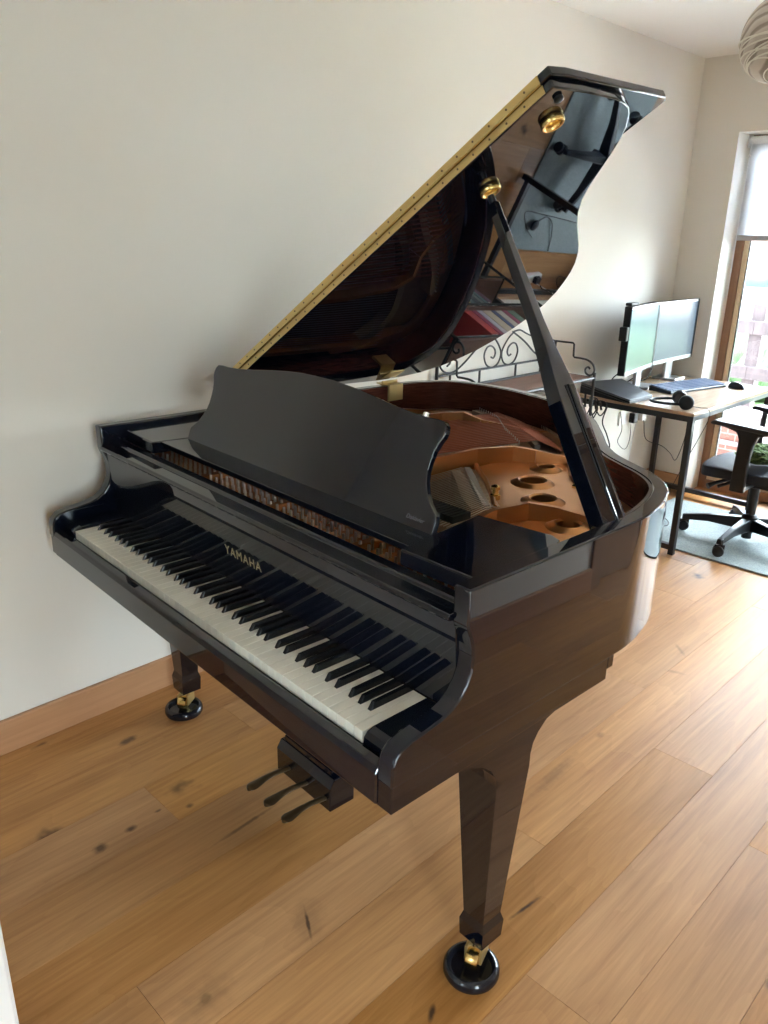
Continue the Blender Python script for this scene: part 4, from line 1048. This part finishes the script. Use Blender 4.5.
# ================================================================== office chair
CX, CY = .045, 3.372
CH = tag(empty('office_chair', (CX, CY, RGZ), 0), 'black office chair on castors at the desk, partly cut off by the photo edge', 'chair')
base = MB()
for k_ in range(5):
    a = radians(-92.6 + 72 * k_); dx, dy = cos(a), sin(a); px_, py_ = -dy, dx
    vs = []
    for (rr_, hw, z0, z1) in ((.030, .030, .070, .135), (.20, .021, .078, .118), (.335, .015, .064, .092)):
        vs += [(dx * rr_ - px_ * hw, dy * rr_ - py_ * hw, z0), (dx * rr_ + px_ * hw, dy * rr_ + py_ * hw, z0), (dx * rr_ + px_ * hw * .7, dy * rr_ + py_ * hw * .7, z1), (dx * rr_ - px_ * hw * .7, dy * rr_ - py_ * hw * .7, z1)]
    fs = [(3, 2, 1, 0), (8, 9, 10, 11)]
    for s_ in (0, 4):
        fs += [(s_ + i, s_ + (i + 1) % 4, s_ + 4 + (i + 1) % 4, s_ + 4 + i) for i in range(4)]
    base.add(vs, fs)
base.lathe([(.042, .060), (.042, .14), (.030, .155)], (0, 0, 0), 24)
base.build('star_base', M['plastic_black'], CH, bevel=.004)
for k_ in range(5):
    a = radians(-92.6 + 72 * k_); rad = .326
    w_ = radians(-70) + .3 * (k_ % 3 - 0.3) * (k_ > 0)
    axv = Vector((cos(w_), sin(w_), 0)); tv = Vector((-sin(w_), cos(w_), 0))
    c = Vector((cos(a) * rad, sin(a) * rad, .0285))
    cs = MB()
    for s in (-1, 1): cs.lathe([(.010, -.008), (.026, -.008), (.0285, -.005), (.0285, .005), (.026, .008), (.010, .008)], c + axv * s * .015, 20, axv)
    cs.lathe([(.006, 0), (.006, .05)], c + tv * .012 + Vector((0, 0, .012)), 10).obox(c + Vector((0, 0, .018)) + tv * .004, (axv, tv, Vector((0, 0, 1))), .006, .024, .016)
    cs.build('castor', M['plastic_black'], CH, smooth=40)
MB().lathe([(.025, .02), (.025, .30), (.016, .30), (.016, .36)], (0, 0, 0), 20).build('gas_column', M['plastic_black'], CH, smooth=40)
MB().box(-.14, .13, -.10, .10, .325, .375).tube([(-.06, -.10, .35), (-.09, -.17, .335), (-.12, -.20, .32)], .009, 8).build('mechanism', M['plastic_black'], CH, bevel=.006)
MB().tube([(-.10, -.10, .345), (-.15, -.17, .325), (-.17, -.20, .312)], [.009, .010, .016], 8).build('lever', M['plastic_black'], CH, smooth=60)
sb = bmesh.new(); bmesh.ops.create_cube(sb, size=1.0); bmesh.ops.subdivide_edges(sb, edges=sb.edges[:], cuts=5, use_grid_fill=True)
for v in sb.verts:
    x, y_, z = v.co * 2
    ex = math.copysign(abs(x) ** .8, x); ey = math.copysign(abs(y_) ** .8, y_)
    k2 = max(0, (x * x * .35 + y_ * y_ * .35)) * .12
    v.co = Vector((x * .25 * math.sqrt(1 - .26 * y_ * y_), y_ * .25 * math.sqrt(1 - .26 * x * x), .405 + z * .036 * (1 - .18 * max(x * x, y_ * y_)) - .022 * max(0, -x - .4) - .010 * (1 - min(1, (x * x + y_ * y_))) * (z > 0)))
me = bpy.data.meshes.new('seat'); sb.to_mesh(me); sb.free(); me.materials.append(M['chair_fabric'])
so_ = bpy.data.objects.new('seat', me); COL.objects.link(so_); so_.parent = CH
ss = so_.modifiers.new('sub', 'SUBSURF'); ss.levels = 2; ss.render_levels = 2
for p in me.polygons: p.use_smooth = True
for s in (-1, 1):
    arm_ = MB()
    y_ = s * .262
    arm_.prism([(.038, .335), (-.034, .335), (-.032, .45), (-.028, .60), (-.045, .635), (-.10, .648), (-.155, .655), (-.155, .667), (.115, .655), (.115, .642), (.062, .628), (.045, .58), (.035, .48)], y_ - .016, y_ + .016, 'y')
    arm_.box(-.03, .03, min(s * .10, y_), max(s * .10, y_), .335, .36)
    ar = arm_.build('armrest', M['plastic_black'], CH, bevel=.006)
    MB().prism([(-.165, .660), (-.168, .670), (-.15, .682), (.11, .671), (.128, .660), (.12, .648)], y_ - .042, y_ + .042, 'y').build('arm_pad', M['rubber'], ar, bevel=.008)
bb = bmesh.new(); bmesh.ops.create_cube(bb, size=1.0); bmesh.ops.subdivide_edges(bb, edges=bb.edges[:], cuts=5, use_grid_fill=True)
for v in bb.verts:
    x, y_, z = v.co * 2
    v.co = Vector((.275 + x * .03 + .07 * (z + 1) * .5 - .03 * y_ * y_, y_ * .225 * (1 - .1 * z * z), .80 + z * .27 * (1 - .06 * y_ * y_)))
me = bpy.data.meshes.new('backrest'); bb.to_mesh(me); bb.free(); me.materials.append(M['chair_fabric'])
bo = bpy.data.objects.new('backrest', me); COL.objects.link(bo); bo.parent = CH
ss = bo.modifiers.new('sub', 'SUBSURF'); ss.levels = 2; ss.render_levels = 2
for p in me.polygons: p.use_smooth = True
MB().tube(catmull([(.10, 0, .35), (.24, 0, .37), (.30, 0, .50), (.315, 0, .66)], 6), .022, 10).build('back_bar', M['plastic_black'], CH, smooth=50)
# fluffy green bundle on the seat
gb = bmesh.new(); bmesh.ops.create_icosphere(gb, subdivisions=5, radius=1.0)
from mathutils import noise as mnoise
for v in gb.verts:
    p = v.co.copy(); n1 = mnoise.noise(p * 2.1); n2 = mnoise.noise(p * 9.0); n3 = mnoise.noise(p * 22)
    r = 1 + .18 * n1 + .10 * n2 + .08 * n3
    v.co = Vector((p.x * .115 * r, p.y * .148 * r, max(0.0, (p.z * .5 + .45) * .085 * r)))
me = bpy.data.meshes.new('green_bundle'); gb.to_mesh(me); gb.free(); me.materials.append(M['green'])
go = bpy.data.objects.new('green_bundle', me); COL.objects.link(go); go.location = (CX + .015, CY - .030, RGZ + .452)
tag(go, 'fluffy mottled green cloth bundle lying on the seat of the office chair', 'cloth')

# ================================================================== pendant lamp
PL = tag(empty('pendant_lamp', (.132, 2.52, H)), 'round woven ball pendant lamp hanging from the ceiling', 'lamp')
PZ = 2.232 - H; PR = .143
b = MB()
prof = [(PR * sin(radians(a)), -PR * 1.03 * cos(radians(a))) for a in range(12, 169, 4)]
b.lathe(prof, (0, 0, PZ), 56, cap=False)
sh_o = b.build('shade', M['shade'], PL, smooth=60)
sol = sh_o.modifiers.new('thick', 'SOLIDIFY'); sol.thickness = .003
bands = MB()
for k_ in range(9):
    ax = Vector((random.uniform(-.35, .1), random.uniform(.1, .45), 1)).normalized(); u_ = ax.orthogonal().normalized(); v_ = ax.cross(u_)
    h_ = -.135 + k_ * .014; rr_ = math.sqrt(max(1e-4, (PR + .002) ** 2 - h_ * h_))
    pts = [Vector((0, 0, PZ)) + ax * h_ + (u_ * cos(a) + v_ * sin(a)) * rr_ for a in [2 * pi * i / 48 for i in range(49)]]
    bands.tube(pts, .0028, 6, cap=False)
bands.build('wound_bands', M['paper'], PL, smooth=60)
MB().tube([(0, 0, 0), (0, 0, PZ + PR * .9)], .003, 8).build('cord', M['plastic_white'], PL)
MB().lathe([(.045, 0), (.045, -.012), (.02, -.025)], (0, 0, 0), 24).build('ceiling_rose', M['plastic_white'], PL, smooth=40)
MB().lathe([(.02, PZ + .06), (.02, PZ + .13)], (0, 0, 0), 16).sphere((0, 0, PZ + .03), .032, 20, 12).build('bulb', M['plastic_white'], PL, smooth=50)

# ================================================================== outside
GZ = -.16
struct(MB().box(-8, 9, YW + T, 7.4, GZ - .1, GZ).build('ground_patio', M['patio']))
struct(MB().box(-14, 12, 7.4, 12.0, GZ - .12, GZ - .02).build('ground_lawn', M['grass']))
struct(MB().box(XH + T, 16, -14, YW + T, GZ - .12, GZ - .02).box(XR + T, XH + T, YH + T, YW + T, GZ - .12, GZ - .02).box(-14, XH + T, -14, YB - T, GZ - .12, GZ - .02).box(-14, XW - T, YB - T, YW + T, GZ - .12, GZ - .02).build('ground_yard_unseen', M['yard']))  # unseen ground, added to stop bright sky from below the horizon
struct(MB().box(-30, 16, 12.0, 40, GZ - .14, GZ - .04).build('ground_road', M['road']))
FN = tag(empty('garden_fence', (0, 0, 0)), 'weathered timber post and rail fence outside the patio door', 'fence')
FYY = 5.5
for i in range(6):
    x = -2.95 + i * 1.02
    MB().box(x, x + .10, FYY, FYY + .10, GZ, 1.085).build('fence_post', M['fence'], FN, bevel=.006)
for z in (.86, .52):
    for i in range(5):
        x = -2.95 + i * 1.02
        MB().box(x + .04, x + 1.06, FYY - .028, FYY, z, z + .10).build('fence_rail', M['fence'], FN, bevel=.004)
PW = tag(empty('garden_wall', (0, 0, 0)), 'low brick planter wall with pale coping right outside the patio door', 'wall')
MB().box(-1.5, -.40, 4.62, 4.85, GZ, .37).build('brickwork', M['brick'], PW)
MB().box(-1.52, -.38, 4.60, 4.87, .37, .43).build('coping', M['coping'], PW, bevel=.01)
MB().box(-1.51, -.39, 4.608, 4.862, .20, .23).build('brick_band', M['coping'], PW)
# hedge
hb_ = bmesh.new()
for i in range(26):
    x = -6.5 + i * .42
    r = bmesh.ops.create_icosphere(hb_, subdivisions=3, radius=.38 + .08 * random.random(), matrix=Matrix.Translation((x, 8.6 + random.uniform(-.15, .15), .15 + random.uniform(-.05, .2))))
for v in hb_.verts:
    n_ = mnoise.noise(v.co * 5) * .08 + mnoise.noise(v.co * 14) * .05
    v.co += Vector((n_, n_, n_ * .8))
me = bpy.data.meshes.new('hedge'); hb_.to_mesh(me); hb_.free(); me.materials.append(M['leaf'])
ho = bpy.data.objects.new('hedge', me); COL.objects.link(ho)
tag(ho, 'low green hedge beyond the fence outside', 'hedge', kind='stuff')
# car
CR = tag(empty('parked_car', (-4.9, 14.3, GZ - .04), radians(8)), 'pale parked car seen through the window beyond the fence', 'car')
bp_ = [(-2.05, .35), (-2.05, .70), (-1.95, .82), (-1.25, .92), (-.55, 1.40), (.75, 1.44), (1.45, .98), (2.0, .90), (2.08, .70), (2.08, .35)]
MB().prism(bp_, -.80, .80, 'y').build('body', M['car_paint'], CR, bevel=.05, segs=3)
MB().prism([(-1.12, .95), (-.52, 1.34), (.02, 1.36), (.02, .95)], -.815, .815, 'y').prism([(.09, .95), (.09, 1.36), (.70, 1.37), (1.28, .98)], -.815, .815, 'y').build('side_windows', M['car_glass'], CR)
MB().prism([(-1.27, .955), (-.60, 1.405), (-.56, 1.37), (-1.2, .92)], -.70, .70, 'y').build('windscreen', M['car_glass'], CR)
for x in (-1.30, 1.30):
    for s in (-1, 1):
        MB().lathe([(.12, -.10), (.30, -.10), (.32, -.07), (.32, .07), (.30, .10), (.12, .10)], (x, s * .74, .32), 24, (0, 1, 0)).build('wheel', M['rubber'], CR, smooth=40)
# house across the road
HS = tag(empty('brick_house', (0, 0, 0)), 'red brick house with blue grey windows across the road', 'house')
MB().box(-22, 8, 24, 30, GZ - .04, 3.1).build('house_wall', M['brick'], HS)
MB().prism([(23.4, 3.1), (27, 5.6), (30.6, 3.1)], -22.5, 8.5, 'x').build('house_roof', M['tile'], HS)
for x in (-18, -13.5, -9.8, -6.5, -2.5, 2, 5):
    w_ = MB().box(x, x + 1.6, 23.94, 24.02, .9, 2.3).build('house_window', M['car_glass'], HS)
    MB().box(x - .08, x + 1.68, 23.90, 24.0, .8, .9).box(x - .08, x + 1.68, 23.92, 24.0, 2.3, 2.38).box(x - .08, x, 23.92, 24.0, .9, 2.3).box(x + 1.6, x + 1.68, 23.92, 24.0, .9, 2.3).box(x + .78, x + .84, 23.92, 24.0, .9, 2.3).build('window_surround', M['white'], w_)

# ================================================================== light
wd = bpy.data.worlds.new('sky'); SC.world = wd; wd.use_nodes = True
nt = wd.node_tree; bg = nt.nodes['Background']
sky = nt.nodes.new('ShaderNodeTexSky'); sky.sky_type = 'NISHITA'; sky.sun_disc = False
sky.sun_elevation = radians(65); sky.sun_rotation = radians(-15); sky.air_density = 1.0; sky.dust_density = 2.5; sky.ozone_density = 1.0
mixn = nt.nodes.new('ShaderNodeMix'); mixn.data_type = 'RGBA'; mixn.inputs['Factor'].default_value = 0.55
mixn.inputs['B'].default_value = (0.90, 0.97, 1.0, 1)          # thin bright cloud over the blue
scl = nt.nodes.new('ShaderNodeVectorMath'); scl.operation = 'SCALE'; scl.inputs['Scale'].default_value = 0.12
nt.links.new(sky.outputs[0], scl.inputs[0]); nt.links.new(scl.outputs[0], mixn.inputs['A'])
nt.links.new(mixn.outputs['Result'], bg.inputs['Color']); bg.inputs['Strength'].default_value = 9.5

sl = bpy.data.lights.new('sun', 'SUN'); sl.energy = 11.0; sl.angle = radians(0.6); sl.color = (1.0, 0.98, 0.95)
slo = bpy.data.objects.new('sun', sl); COL.objects.link(slo)
slo.rotation_euler = Vector((-.10, -.28, -.95)).to_track_quat('-Z', 'Y').to_euler()
def portal(name, loc, rot, w, h):
    l = bpy.data.lights.new(name, 'AREA'); l.shape = 'RECTANGLE'; l.size = w; l.size_y = h; l.cycles.is_portal = True
    o = bpy.data.objects.new(name, l); COL.objects.link(o); o.location = loc; o.rotation_euler = rot
portal('portal_patio', ((WX0 + WX1) / 2, YW + .32, WTOP / 2), (radians(-90), 0, 0), WX1 - WX0, WTOP)
portal('portal_back', ((BW0 + BW1) / 2, YB - .32, 1.475), (radians(90), 0, 0), BW1 - BW0, 1.25)
portal('portal_hall', (XH + .32, (RS0 + RS1) / 2, 1.05), (radians(90), 0, radians(90)), RS1 - RS0, 2.1)

SC.view_settings.view_transform = 'Standard'; SC.view_settings.look = 'None'; SC.view_settings.gamma = 1.0; SC.view_settings.use_curve_mapping = False
SC.view_settings.exposure = 2.65
SC.cycles.max_bounces = 12; SC.cycles.diffuse_bounces = 6; SC.cycles.glossy_bounces = 6; SC.cycles.transparent_max_bounces = 12; SC.cycles.transmission_bounces = 6
SC.cycles.caustics_reflective = False; SC.cycles.caustics_refractive = False
SC.cycles.sample_clamp_indirect = 8.0
SC.cycles.use_denoising = True
